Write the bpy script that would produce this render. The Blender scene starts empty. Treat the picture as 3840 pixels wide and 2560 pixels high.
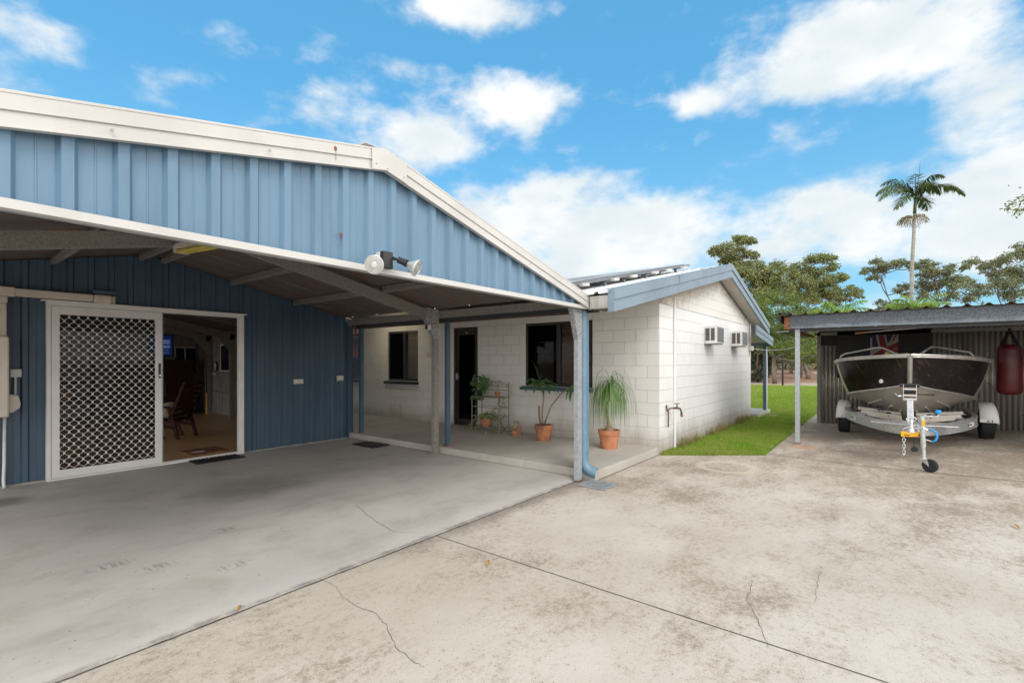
import bpy, math, random
import numpy as np
from mathutils import Vector, Matrix
random.seed(7); rng = np.random.default_rng(7)
R = math.radians
sc = bpy.context.scene
# ---------------------------------------------------------------- camera
cam_d = bpy.data.cameras.new('camera'); cam = bpy.data.objects.new('camera', cam_d)
sc.collection.objects.link(cam); sc.camera = cam
cam.location = (0, 0, 1.5); cam.rotation_euler = (R(90), 0, R(38.01 - 90))
cam_d.sensor_width = 36; cam_d.lens = 16.79; cam_d.shift_y = .0193
cam_d.clip_start = .05; cam_d.clip_end = 2000
# ---------------------------------------------------------------- light
SUN_AZ, SUN_EL = R(-124), R(44)
sun_dir = Vector((math.cos(SUN_AZ)*math.cos(SUN_EL), math.sin(SUN_AZ)*math.cos(SUN_EL), math.sin(SUN_EL)))
sl = bpy.data.lights.new('sun', 'SUN'); sl.energy = 1.2; sl.angle = R(28); sl.color = (1, .96, .90)
so = bpy.data.objects.new('sun', sl); sc.collection.objects.link(so)
so.rotation_euler = sun_dir.to_track_quat('Z', 'Y').to_euler(); so.location = (0, -20, 30)
sc.view_settings.view_transform = 'Standard'; sc.view_settings.look = 'None'
sc.view_settings.exposure = 0.68; sc.view_settings.gamma = 1

HC, HS = math.cos(R(38.01)), math.sin(R(38.01))
def ray(u, v):                       # direction of a photograph point (3840 x 2560), per metre of depth
    a = (u-1920)/1791
    return (HS*a+HC, -HC*a+HS, (1354-v)/1791)
def at(u, v, d):                     # point at depth d metres
    r = ray(u, v); return Vector((r[0]*d, r[1]*d, 1.5+r[2]*d))
def dir_azel(u, v):
    r = ray(u, v); return math.atan2(r[1], r[0]), math.atan2(r[2], math.hypot(r[0], r[1]))

class NT:
    def __init__(s, nt): s.nt = nt
    def n(s, t, **k):
        x = s.nt.nodes.new(t)
        for a, b in k.items(): setattr(x, a, b)
        return x
    def l(s, a, b): s.nt.links.new(a, b)
    def sock(s, node, name, val):
        if hasattr(val, 'is_output') or isinstance(val, bpy.types.NodeSocket): s.l(val, node.inputs[name])
        else: node.inputs[name].default_value = val
    def math(s, op, a, b=0., c=None, clamp=False):
        m = s.n('ShaderNodeMath', operation=op, use_clamp=clamp)
        s.sock(m, 0, a); s.sock(m, 1, b)
        if c is not None: s.sock(m, 2, c)
        return m.outputs[0]
    def mix(s, f, a, b, blend='MIX'):
        m = s.n('ShaderNodeMix', data_type='RGBA', blend_type=blend, clamp_factor=True)
        s.sock(m, 0, f)
        for i, v in ((6, a), (7, b)):
            if isinstance(v, (tuple, list)): v = tuple(v)+((1,) if len(v) == 3 else ())
            s.sock(m, i, v)
        return m.outputs[2]
    def noise(s, vec, scale, detail=4, rough=.55, dist=0):
        m = s.n('ShaderNodeTexNoise'); m.inputs['Scale'].default_value = scale
        m.inputs['Detail'].default_value = detail; m.inputs['Roughness'].default_value = rough
        m.inputs['Distortion'].default_value = dist
        if vec is not None: s.l(vec, m.inputs['Vector'])
        return m.outputs[0]
    def ramp(s, f, lo, hi):          # smooth 0..1 between lo and hi
        m = s.n('ShaderNodeMapRange', interpolation_type='SMOOTHSTEP')
        s.sock(m, 0, f); m.inputs[1].default_value = lo; m.inputs[2].default_value = hi
        return m.outputs[0]
    def map(s, vec, scale=(1, 1, 1), loc=(0, 0, 0), rot=(0, 0, 0)):
        m = s.n('ShaderNodeMapping'); m.inputs['Scale'].default_value = scale
        m.inputs['Location'].default_value = loc; m.inputs['Rotation'].default_value = rot
        s.l(vec, m.inputs['Vector']); return m.outputs[0]

# ---------------------------------------------------------------- world: sky with clouds
w = bpy.data.worlds.new('World'); sc.world = w; w.use_nodes = True
N = NT(w.node_tree); w.node_tree.nodes.clear()
sky = N.n('ShaderNodeTexSky', sky_type='NISHITA'); sky.sun_disc = False
sky.sun_elevation = SUN_EL; sky.sun_rotation = R(90) - SUN_AZ
sky.air_density = 1.0; sky.dust_density = .6; sky.ozone_density = 1.6
tc = N.n('ShaderNodeTexCoord').outputs['Generated']
sep = N.n('ShaderNodeSeparateXYZ'); N.l(tc, sep.inputs[0])
az = N.math('ARCTAN2', sep.outputs[1], sep.outputs[0]); el = N.math('ARCSINE', sep.outputs[2])
# cloud banks: (u, v, half width, half height, strength) in the photo -> azimuth / elevation
CL = [(1760, 35, 260, 85, 1.0), (3300, 120, 520, 200, 1.15), (3080, 250, 330, 110, .8), (3700, 330, 260, 200, .8),
      (60, 90, 300, 90, .75), (60, 260, 260, 110, .38), (850, 165, 260, 60, .34), (1230, 200, 110, 60, .3),
      (1500, 470, 420, 120, .75), (1560, 580, 260, 90, .5), (1950, 380, 190, 95, 1.2), (1580, 260, 260, 60, .35),
      (2600, 390, 110, 55, .7), (2930, 490, 80, 60, .5), (2000, 800, 480, 110, .95), (2400, 880, 340, 90, .95),
      (2150, 960, 560, 110, 1.05), (3180, 770, 150, 110, 1.05), (3000, 760, 120, 90, .6), (2150, 690, 240, 50, .4),
      (3200, 930, 420, 110, .6), (3750, 830, 330, 240, .95), (3800, 620, 260, 140, .8), (3100, 1180, 900, 90, .35),
      (2200, 560, 180, 40, .3), (700, 290, 240, 50, .28), (2900, 560, 160, 60, .2)]
tot = None
for (u, v, hw, hh, st) in CL:
    a0, e0 = dir_azel(u, v); a1, _ = dir_azel(u-hw, v); _, e1 = dir_azel(u, v-hh)
    da, de = abs(a1-a0), abs(e1-e0)
    p = N.math('DIVIDE', N.math('SUBTRACT', az, a0), da); q = N.math('DIVIDE', N.math('SUBTRACT', el, e0), de)
    d2 = N.math('ADD', N.math('MULTIPLY', p, p), N.math('MULTIPLY', q, q))
    g = N.math('MULTIPLY', N.math('EXPONENT', N.math('MULTIPLY', d2, -1.)), st)
    tot = g if tot is None else N.math('ADD', tot, g)
cxy = N.n('ShaderNodeCombineXYZ'); N.l(az, cxy.inputs[0]); N.l(N.math('MULTIPLY', el, 1.7), cxy.inputs[1]); mp = cxy.outputs[0]
n1 = N.noise(mp, 9., 8, .58, .1); n2 = N.noise(mp, 2.6, 5, .5)
rest = N.ramp(N.math('ABSOLUTE', N.math('SUBTRACT', az, R(38))), R(50), R(66))      # the part of the sky the photo does not show
rest = N.math('MAXIMUM', rest, N.ramp(el, R(42), R(58)))
far = N.math('MULTIPLY', rest, N.math('ADD', .75, N.math('MULTIPLY', N.ramp(n2, .42, .62), .5)))
tot = N.math('ADD', N.math('MINIMUM', tot, 1.05), far)
f = N.math('ADD', tot, N.math('MULTIPLY', N.math('SUBTRACT', n1, .5), 2.0))
mask = N.ramp(f, .16, 1.0)
blue = N.mix(.60, N.mix(1, sky.outputs[0], (.50, 1.22, 1.45, 1), 'MULTIPLY'), (.95, 3.15, 5.35))
blue = N.mix(N.math('MULTIPLY', N.ramp(el, R(30), R(0)), .6), blue, (2.6, 4.5, 5.4))
shade = N.mix(N.ramp(N.noise(mp, 5., 5, .5), .35, .7), (5.0, 5.5, 5.75), (6.7, 6.7, 6.6))
low_glow = N.ramp(el, R(60), R(8))                      # low unseen sky behind the camera, brightened as fill light
shade = N.mix(rest, shade, N.mix(low_glow, (6.4, 6.4, 6.4), (16.6, 16.2, 15.7)))
colr = N.mix(mask, blue, shade)
bg = N.n('ShaderNodeBackground'); bg.inputs['Strength'].default_value = .10
N.l(colr, bg.inputs['Color'])
wo = N.n('ShaderNodeOutputWorld'); N.l(bg.outputs[0], wo.inputs[0])

# ---------------------------------------------------------------- materials
def new_mat(name):
    m = bpy.data.materials.new(name); m.use_nodes = True
    nt = NT(m.node_tree); b = m.node_tree.nodes['Principled BSDF']
    return m, nt, b
def M(name, col, rough=.5, metal=0., var=.12, vs=4., col2=None, bump=0., bs=60., stretch=(1, 1, 1), thr=(.4, .65), spec=.5, world=False):
    m, n, b = new_mat(name)
    co = n.n('ShaderNodeNewGeometry').outputs['Position'] if world else n.n('ShaderNodeTexCoord').outputs['Object']
    vec = n.map(co, stretch)
    f = n.ramp(n.noise(vec, vs, 6, .6), *thr)
    c2 = col2 if col2 else tuple(c*(1-var*1.6) for c in col)
    c = n.mix(f, col, c2)
    n.l(c, b.inputs['Base Color'])
    rr = n.math('ADD', n.math('MULTIPLY', n.math('SUBTRACT', n.noise(vec, vs*3, 4), .5), .25), rough, clamp=True)
    n.l(rr, b.inputs['Roughness'])
    b.inputs['Metallic'].default_value = metal; b.inputs['Specular IOR Level'].default_value = spec
    if bump:
        bp = n.n('ShaderNodeBump'); bp.inputs['Strength'].default_value = bump; bp.inputs['Distance'].default_value = .01
        n.l(n.noise(vec, bs, 4, .6), bp.inputs['Height']); n.l(bp.outputs[0], b.inputs['Normal'])
    return m
MAT = {}
MAT['clad'] = M('light_blue_steel', (.122, .222, .325), .42, var=.09, vs=2, stretch=(3, 1, .4))
MAT['cream'] = M('cream_steel', (.54, .53, .505), .4, var=.06, vs=2)
MAT['navy'] = M('blue_wall_steel', (.044, .084, .130), .48, var=.12, vs=1.2, stretch=(2, 1, .5), bump=.05, bs=5)
MAT['postblue'] = M('blue_post_paint', (.058, .108, .155), .45, var=.1, vs=3)
MAT['pipeblue'] = M('blue_pipe_paint', (.115, .205, .285), .4, var=.08, vs=6, col2=(.15, .245, .325))
MAT['barge'] = M('grey_blue_fascia', (.20, .265, .325), .5, var=.12, vs=1.5, col2=(.165, .22, .275))
MAT['white'] = M('white_powder_coat', (.72, .70, .68), .4, var=.05, vs=3)
MAT['pvc'] = M('beige_plastic', (.60, .53, .45), .45, var=.05, vs=3)
MAT['galv'] = M('galvanised_steel', (.40, .43, .45), .5, .35, vs=22, col2=(.31, .335, .35), thr=(.35, .7))
MAT['spangle'] = M('spangled_steel', (.42, .43, .43), .5, .4, vs=48, col2=(.22, .23, .23), thr=(.4, .58))
MAT['galvd'] = M('weathered_galvanised_steel', (.28, .265, .24), .6, .15, vs=42, col2=(.19, .178, .16), thr=(.35, .65))
MAT['rail'] = M('trailer_galvanised', (.60, .61, .62), .38, .7, vs=25, col2=(.45, .46, .47))
MAT['alu'] = M('raw_aluminium', (.62, .60, .57), .35, .8, vs=6, col2=(.48, .46, .43), stretch=(1, 3, 1))
MAT['aludull'] = M('dull_hull_aluminium', (.47, .43, .38), .5, .55, vs=2.5, col2=(.37, .335, .29), bump=.15, bs=7)
MAT['black'] = M('black_plastic', (.018, .018, .02), .45, var=.2)
MAT['blackmet'] = M('black_metal_frame', (.02, .024, .03), .4, var=.2)
MAT['brownf'] = M('bronze_window_frame', (.030, .024, .020), .45, var=.15)
MAT['rubber'] = M('tyre_rubber', (.017, .017, .019), .75, var=.3, vs=30)
MAT['terra'] = M('terracotta', (.50, .20, .095), .8, vs=7, col2=(.36, .145, .075), bump=.2, bs=40)
MAT['terrad'] = M('weathered_terracotta', (.42, .17, .085), .8, vs=5, col2=(.20, .09, .06), bump=.2, bs=40)
MAT['soil'] = M('potting_soil', (.05, .035, .025), .95, bump=.6, bs=60)
MAT['yellow'] = M('yellow_lock', (.80, .42, .015), .4, var=.06)
MAT['azure'] = M('blue_handle', (.02, .30, .70), .4, var=.05)
MAT['red'] = M('red_vinyl', (.10, .005, .008), .42, vs=3, col2=(.06, .004, .006), bump=.35, bs=9)
MAT['rust'] = M('rusty_steel', (.25, .09, .045), .8, vs=18, col2=(.09, .04, .03), bump=.3)
MAT['wood'] = M('dark_red_wood', (.055, .018, .012), .7, vs=5, stretch=(1, 1, 8), var=.3, spec=.15)
MAT['lwood'] = M('light_wood', (.42, .22, .10), .5, vs=8, var=.15)
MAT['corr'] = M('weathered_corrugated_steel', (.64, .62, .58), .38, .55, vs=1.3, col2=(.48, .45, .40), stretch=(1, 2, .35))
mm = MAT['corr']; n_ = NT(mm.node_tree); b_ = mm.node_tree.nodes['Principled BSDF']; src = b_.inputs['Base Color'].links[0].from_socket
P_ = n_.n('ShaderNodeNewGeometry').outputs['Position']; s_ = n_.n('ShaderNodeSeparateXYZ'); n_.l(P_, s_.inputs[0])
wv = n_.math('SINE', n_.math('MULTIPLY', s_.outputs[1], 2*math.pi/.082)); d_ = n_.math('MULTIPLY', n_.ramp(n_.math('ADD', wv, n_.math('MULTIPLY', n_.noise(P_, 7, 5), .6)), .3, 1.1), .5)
n_.l(n_.mix(d_, src, (.15, .125, .10)), b_.inputs['Base Color'])  # dust-brown valleys: rib shading put into the colour
MAT['corrb'] = M('stained_corrugated_steel', (.26, .235, .21), .55, .3, vs=1.2, col2=(.30, .175, .10), stretch=(1, 6, .12), thr=(.42, .68))
MAT['roofwhite'] = M('white_roof_steel', (.88, .88, .88), .4, var=.05, vs=2)
MAT['darkboard'] = M('black_board', (.012, .012, .016), .6, var=.2)
MAT['soffit'] = M('soffit_lining', (.62, .57, .52), .7, var=.05, vs=3)
MAT['wallwhite'] = M('painted_pipe', (.74, .735, .725), .6, var=.04)
MAT['hub'] = M('grey_wheel_hub', (.10, .10, .105), .5)
MAT['framegrey'] = M('grey_panel_frame', (.17, .18, .20), .4, .5)
MAT['blind'] = M('timber_blind', (.85, .68, .50), .5, var=.1)
MAT['blindd'] = M('dark_blind', (.28, .18, .13), .6, var=.1)
MAT['bark'] = M('gum_bark', (.20, .165, .135), .9, vs=3, col2=(.11, .09, .075), stretch=(1, 1, .3), bump=.4, bs=15)
MAT['palmbark'] = M('palm_bark', (.36, .34, .30), .9, vs=3, col2=(.24, .22, .2), stretch=(1, 1, 6), bump=.3, bs=12)
MAT['cane'] = M('plant_cane', (.33, .22, .14), .85, vs=14, var=.3, bump=.3)
MAT['tile'] = M('tan_floor_tile', (.60, .38, .19), .35, vs=1.5, var=.06)
MAT['liner'] = M('grey_wall_lining', (.34, .33, .32), .6, vs=2, var=.15)
MAT['cloth'] = M('cream_cushion', (.45, .36, .26), .9, var=.15, vs=12)
MAT['coir'] = M('brown_doormat', (.20, .075, .03), .95, vs=30, var=.3, bump=.4, bs=120)
MAT['oldwhite'] = M('aged_white_plastic', (.66, .66, .64), .5, var=.08, vs=6)
MAT['brass'] = M('old_brass', (.13, .09, .06), .6, .4, vs=20, var=.3)
MAT['brownbeam'] = M('brown_beam_paint', (.085, .06, .05), .6, var=.2, vs=6)
MAT['rustd'] = M('dark_rust', (.13, .06, .035), .8, vs=18, col2=(.07, .035, .025), bump=.3)
MAT['copper'] = M('copper_tube', (.45, .17, .09), .4, .6, var=.15)
MAT['rope'] = M('yellow_rope', (.55, .50, .12), .8, vs=70, col2=(.10, .12, .03), thr=(.48, .52))
MAT['statue'] = M('mossy_figurine', (.38, .30, .22), .85, vs=14, col2=(.14, .20, .10), bump=.5, bs=40)
MAT['statuer'] = M('faded_red_figurine', (.40, .18, .14), .85, vs=14, col2=(.22, .17, .10), bump=.5, bs=40)
MAT['dryleaf'] = M('dry_leaf', (.45, .26, .05), .7, vs=30, var=.3)
MAT['conc_curb'] = M('concrete_edge', (.40, .37, .32), .9, vs=6, var=.3, bump=.3)
MAT['flagblue'] = M('flag_blue', (.008, .014, .065), .6)
MAT['flagred'] = M('flag_red', (.22, .015, .025), .6)
MAT['flagwhite'] = M('flag_white', (.36, .33, .28), .6)
MAT['ink'] = M('sticker_navy', (.02, .03, .12), .5)
MAT['redink'] = M('sticker_red', (.55, .02, .03), .5)
MAT['pan'] = M('solar_glass', (.012, .018, .04), .12, 0, var=.1)
MAT['yell_lamp'] = M('aged_yellow_diffuser', (.55, .46, .07), .4, var=.15, vs=12)
MAT['chrome'] = M('bright_steel', (.75, .75, .76), .18, 1., var=.03)
MAT['stone'] = M('pale_stone', (.45, .42, .37), .9, vs=5, bump=.3)

def emis(name, col, s):
    m, n, b = new_mat(name); b.inputs['Base Color'].default_value = (*col, 1)
    b.inputs['Emission Color'].default_value = (*col, 1); b.inputs['Emission Strength'].default_value = s
    return m
MAT['tube'] = emis('lit_tube', (1, .86, .60), 22)
MAT['screen'] = emis('television_screen', (.008, .04, .22), .10)
MAT['screentext'] = emis('screen_text', (.25, .35, .6), .2)

def glass_mat(name, tint, gl=.8):
    m, n, b = new_mat(name); m.node_tree.nodes.remove(b)
    out = m.node_tree.nodes['Material Output']
    t = n.n('ShaderNodeBsdfTransparent'); t.inputs[0].default_value = (*tint, 1)
    g = n.n('ShaderNodeBsdfGlossy'); g.inputs['Roughness'].default_value = .04; g.inputs[0].default_value = (.9, .9, .9, 1)
    fr = n.n('ShaderNodeFresnel'); fr.inputs[0].default_value = 1.5
    mx = n.n('ShaderNodeMixShader'); n.l(n.math('MULTIPLY', fr.outputs[0], gl), mx.inputs[0])
    n.l(t.outputs[0], mx.inputs[1]); n.l(g.outputs[0], mx.inputs[2]); n.l(mx.outputs[0], out.inputs[0])
    return m
MAT['glass'] = glass_mat('window_glass', (.85, .87, .88), .5)
MAT['doorglass'] = glass_mat('sliding_door_glass', (.55, .57, .58), .3)
MAT['dglass'] = glass_mat('flyscreen_glass', (.34, .34, .36), .15)

# lamp glass
m, n, b = new_mat('reflector_lamp'); b.inputs['Base Color'].default_value = (.72, .72, .68, 1)
b.inputs['Metallic'].default_value = .55; b.inputs['Roughness'].default_value = .28
b.inputs['Coat Weight'].default_value = .6; MAT['lamp'] = m

MAT['lens'] = M('ribbed_lens', (.42, .43, .41), .15, vs=30, col2=(.34, .35, .33), bump=.4, bs=90)
# painted concrete blocks: running bond 400 x 200, anchored to the corner
def block_mat(name, axis, base, streak=False):
    m, n, b = new_mat(name)
    P = n.n('ShaderNodeNewGeometry').outputs['Position']; s = n.n('ShaderNodeSeparateXYZ'); n.l(P, s.inputs[0])
    cx = n.n('ShaderNodeCombineXYZ')
    n.l(n.math('ADD', s.outputs[axis], -2.846+8*.4 if axis == 1 else -7.465+8*.4), cx.inputs[0])
    n.l(n.math('ADD', s.outputs[2], -.028+.8), cx.inputs[1])
    br = n.n('ShaderNodeTexBrick'); n.l(cx.outputs[0], br.inputs['Vector'])
    br.offset = .5; br.squash = 1
    for k, v in (('Scale', 1.), ('Mortar Size', .006), ('Mortar Smooth', .35), ('Brick Width', .4), ('Row Height', .2), ('Bias', 0.)):
        br.inputs[k].default_value = v
    br.inputs['Color1'].default_value = (*base, 1); br.inputs['Color2'].default_value = (*[c*.965 for c in base], 1)
    br.inputs['Mortar'].default_value = (*[c*.88 for c in base], 1)
    dirt = n.noise(n.map(P, (1, 1, .35)), 3.5, 7, .65)
    c = n.mix(n.math('MULTIPLY', n.ramp(dirt, .5, .8), .25), br.outputs[0], (.42, .36, .29))
    # splash dirt near the ground
    low = n.math('MULTIPLY', n.ramp(n.math('ADD', s.outputs[2], n.math('MULTIPLY', dirt, -.45)), .28, -.22), .8)
    c = n.mix(low, c, (.30, .25, .20))
    n.l(c, b.inputs['Base Color']); b.inputs['Roughness'].default_value = .75
    bp = n.n('ShaderNodeBump'); bp.inputs['Distance'].default_value = .006; bp.inputs['Strength'].default_value = .9
    h = n.math('ADD', n.math('MULTIPLY', br.outputs['Fac'], -1.), n.math('MULTIPLY', n.noise(P, 90, 3), .12))
    n.l(h, bp.inputs['Height']); n.l(bp.outputs[0], b.inputs['Normal'])
    return m
MAT['blockY'] = block_mat('painted_block_front', 1, (.71, .695, .665))
MAT['blockX'] = block_mat('painted_block_end', 0, (.74, .735, .725))
# sheeted gable, browner in patches towards the eave
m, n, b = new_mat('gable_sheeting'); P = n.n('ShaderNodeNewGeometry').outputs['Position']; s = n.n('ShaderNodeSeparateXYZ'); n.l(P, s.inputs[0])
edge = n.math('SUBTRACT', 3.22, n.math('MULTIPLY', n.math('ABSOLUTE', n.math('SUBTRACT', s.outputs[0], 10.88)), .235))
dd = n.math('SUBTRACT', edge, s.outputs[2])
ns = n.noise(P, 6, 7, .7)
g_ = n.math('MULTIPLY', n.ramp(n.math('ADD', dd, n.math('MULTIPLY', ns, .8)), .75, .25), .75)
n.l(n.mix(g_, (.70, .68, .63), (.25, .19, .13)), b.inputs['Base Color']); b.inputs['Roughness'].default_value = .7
MAT['gablesheet'] = m

def concrete(name, base, light, dark, kind):
    m, n, b = new_mat(name)
    P = n.n('ShaderNodeNewGeometry').outputs['Position']; s = n.n('ShaderNodeSeparateXYZ'); n.l(P, s.inputs[0])
    X, Yc = s.outputs[0], s.outputs[1]
    big = n.noise(P, .55, 5, .6); mid = n.noise(P, 2.1, 6, .65); fine = n.noise(P, 55, 4, .75); fine2 = n.noise(P, 150, 3, .7)
    c = n.mix(n.ramp(big, .38, .62), base, light)
    if kind == 'drive':
        # weathering: more dirt towards the far end of the slab and by the house
        pos = n.math('MULTIPLY', n.math('SUBTRACT', X, 5.6), .10)
        pos = n.math('ADD', n.math('MINIMUM', n.math('MAXIMUM', pos, -.12), .34), .20)
        str_ = n.noise(n.map(P, (.8, 1.25, 1), rot=(0, 0, .25)), 1.0, 15, .80, .15)
        big2 = n.noise(n.map(P, (1, 1, 1), (4, 2, 0)), .9, 4, .5)
        gr = n.noise(n.map(P, (1, 1, 1), (9, 5, 0)), 20., 10, .93)
        t = n.math('ADD', n.math('MULTIPLY', n.math('SUBTRACT', str_, .5), 1.7), n.math('MULTIPLY', n.math('SUBTRACT', gr, .5), 2.3))
        t = n.math('ADD', n.math('ADD', t, n.math('MULTIPLY', pos, .55)), n.math('MULTIPLY', n.math('SUBTRACT', big2, .5), .45))
        c = n.mix(n.math('MULTIPLY', n.ramp(t, -.06, .36), .62), c, (.27, .205, .148))
        c = n.mix(n.math('MULTIPLY', n.ramp(n.math('ADD', t, n.math('MULTIPLY', n.math('SUBTRACT', fine, .5), .8)), .18, .40), .42), c, (.14, .10, .075))
        c = n.mix(n.math('MULTIPLY', n.ramp(n.math('SUBTRACT', .5, str_), .06, .22), .35), c, (.64, .59, .52))
        pits = n.ramp(n.noise(n.map(P, (1, 1, 1), (7, 3, 0)), 70, 2, .5), .66, .72)
        c = n.mix(n.math('MULTIPLY', pits, .75), c, (.13, .08, .06))
        pits = n.ramp(n.noise(n.map(P, (1, 1, 1), (3, 3, 0)), 130, 2, .5), .62, .70)
        c = n.mix(n.math('MULTIPLY', pits, .55), c, (.20, .15, .11))
        edge_ = n.ramp(n.math('ADD', Yc, n.math('MULTIPLY', str_, .5)), 3.02, 3.28)
        c = n.mix(n.math('MULTIPLY', n.math('MULTIPLY', edge_, n.ramp(n.math('ADD', X, n.math('MULTIPLY', big2, 2.)), 2.9, 4.4)), .55), c, (.13, .10, .08))
        rustm = n.math('MULTIPLY', n.ramp(n.math('ABSOLUTE', n.math('SUBTRACT', X, 9.72)), .42, .05), n.ramp(n.math('ABSOLUTE', n.math('SUBTRACT', Yc, 1.1)), .38, .05))
        c = n.mix(n.math('MULTIPLY', rustm, .5), c, (.42, .20, .08))
        # pale ring left by a tyre or tub
        def ring(cx, cy, r0, wd):
            dx = n.math('SUBTRACT', X, cx); dy = n.math('SUBTRACT', Yc, cy)
            rr = n.math('SQRT', n.math('ADD', n.math('MULTIPLY', dx, dx), n.math('MULTIPLY', dy, dy)))
            return n.ramp(n.math('ABSOLUTE', n.math('SUBTRACT', rr, r0)), wd, wd*.3)
        rg = n.math('MULTIPLY', ring(7.23, 1.77, .36, .09), .7)
        c = n.mix(rg, c, (.56, .48, .39))
        rg = n.math('MULTIPLY', ring(7.0, -.2, .33, .07), .22)
        c = n.mix(rg, c, (.60, .54, .46))
    else:
        st = n.noise(n.map(P, (.85, 1.3, 1), rot=(0, 0, .5)), 1.5, 13, .72, .2)
        c = n.mix(n.math('MULTIPLY', n.ramp(st, .44, .72), .6), c, dark)
        c = n.mix(n.math('MULTIPLY', n.ramp(n.noise(n.map(P, (1, 1, 1), (5, 8, 0)), 2.2, 10, .7), .5, .7), .35), c, (.36, .30, .25))
        c = n.mix(n.math('MULTIPLY', n.ramp(n.noise(n.map(P, (1, 1, 1), (2, 1, 0)), 1.1, 12, .75), .52, .66), .45), c, (.52, .49, .46))
        c = n.mix(n.math('MULTIPLY', n.ramp(n.noise(P, 38, 2, .5), .70, .74), .6), c, (.10, .09, .08))
        c = n.mix(n.math('MULTIPLY', n.ramp(fine, .62, .78), .25), c, dark)
        if kind == 'slab':
            def blob(cx, cy, rx, ry, k, col=(.10, .09, .085)):
                dx = n.math('DIVIDE', n.math('SUBTRACT', X, cx), rx); dy = n.math('DIVIDE', n.math('SUBTRACT', Yc, cy), ry)
                rr = n.math('ADD', n.math('MULTIPLY', dx, dx), n.math('MULTIPLY', dy, dy))
                return n.math('MULTIPLY', n.ramp(n.math('ADD', rr, n.math('MULTIPLY', mid, 1.2)), 1.75, .35), k)
            c = n.mix(blob(2.6, 5.9, .9, .7, .5), c, (.10, .095, .09))
            c = n.mix(blob(.62, 7.35, .33, .28, .75), c, (.12, .095, .08))
            for (cx, cy) in ((1.5, 3.75), (1.12, 4.15), (.93, 4.45), (1.75, 4.6)):
                tr = n.ramp(n.noise(n.map(P, (40, 6, 1), rot=(0, 0, .6)), 1., 2), .48, .56)
                c = n.mix(n.math('MULTIPLY', blob(cx, cy, .17, .09, .55), tr), c, (.13, .125, .12))
            # pale efflorescence along the outer edge
            ed = n.ramp(n.math('ADD', Yc, n.math('MULTIPLY', mid, -.5)), 3.15, 2.82)
            c = n.mix(n.math('MULTIPLY', ed, .4), c, (.62, .59, .55))
            ed = n.math('MULTIPLY', n.ramp(n.math('ADD', Yc, n.math('MULTIPLY', n.noise(P, 5, 9, .8), -.22)), 2.99, 2.92), .8)
            c = n.mix(ed, c, (.16, .145, .13))
    n.l(c, b.inputs['Base Color']); b.inputs['Roughness'].default_value = .85 if kind == 'drive' else .62
    bp = n.n('ShaderNodeBump'); bp.inputs['Distance'].default_value = .004; bp.inputs['Strength'].default_value = .5 if kind == 'drive' else .2
    n.l(n.math('ADD', fine, n.math('MULTIPLY', mid, 2.)), bp.inputs['Height']); n.l(bp.outputs[0], b.inputs['Normal'])
    return m
MAT['drive'] = concrete('driveway_concrete', (.485, .435, .37), (.56, .51, .445), (.20, .155, .115), 'drive')
MAT['slab'] = concrete('carport_slab_concrete', (.455, .43, .40), (.515, .48, .445), (.30, .275, .25), 'slab')
MAT['patio'] = concrete('patio_concrete', (.40, .375, .33), (.46, .435, .39), (.26, .235, .20), 'patio')
MAT['dark'] = M('joint_dirt', (.035, .03, .026), .95, vs=20, col2=(.09, .08, .07))
# soil, leaf litter
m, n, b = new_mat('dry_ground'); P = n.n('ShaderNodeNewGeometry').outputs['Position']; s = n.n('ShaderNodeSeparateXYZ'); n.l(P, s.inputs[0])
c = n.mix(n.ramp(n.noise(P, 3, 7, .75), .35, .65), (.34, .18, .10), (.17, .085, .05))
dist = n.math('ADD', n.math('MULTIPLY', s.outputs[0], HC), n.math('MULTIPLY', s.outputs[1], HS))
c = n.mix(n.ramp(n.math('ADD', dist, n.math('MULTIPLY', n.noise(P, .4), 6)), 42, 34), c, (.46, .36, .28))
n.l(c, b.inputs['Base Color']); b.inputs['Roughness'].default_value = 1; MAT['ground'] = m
m, n, b = new_mat('lawn_soil'); P = n.n('ShaderNodeNewGeometry').outputs['Position']
n.l(n.mix(n.ramp(n.noise(P, 9, 6, .7), .4, .65), (.16, .26, .025), (.20, .22, .05)), b.inputs['Base Color']); b.inputs['Roughness'].default_value = 1
MAT['lawnsoil'] = m
def leaf_mat(name, c1, c2, c3, scale=.6, rough=.55, trans=.25):
    m, n, b = new_mat(name)
    P = n.n('ShaderNodeNewGeometry'); f = n.ramp(n.noise(P.outputs['Position'], scale, 3), .35, .65)
    c = n.mix(P.outputs['Random Per Island'], c1, c2); c = n.mix(n.math('MULTIPLY', f, .6), c, c3)
    n.l(c, b.inputs['Base Color']); b.inputs['Roughness'].default_value = rough
    if trans:
        out = m.node_tree.nodes['Material Output']; t = n.n('ShaderNodeBsdfTranslucent'); n.l(c, t.inputs[0])
        mx = n.n('ShaderNodeMixShader'); mx.inputs[0].default_value = trans
        n.l(b.outputs[0], mx.inputs[1]); n.l(t.outputs[0], mx.inputs[2]); n.l(mx.outputs[0], out.inputs[0])
    return m
MAT['grass'] = leaf_mat('lawn_blades', (.11, .25, .012), (.36, .52, .05), (.40, .40, .11), 1.9, .7, .35)
MAT['drygrass'] = leaf_mat('dry_weeds', (.38, .28, .12), (.20, .24, .05), (.25, .15, .07), 6, .8, .3)
MAT['gum'] = leaf_mat('gum_leaves', (.17, .21, .06), (.28, .30, .11), (.20, .22, .09), .35)
MAT['gumfar'] = leaf_mat('grey_gum_leaves', (.16, .19, .09), (.24, .26, .13), (.19, .22, .12), .35)
MAT['bush'] = leaf_mat('bush_leaves', (.11, .17, .03), (.21, .27, .055), (.11, .14, .04), .5)
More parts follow.
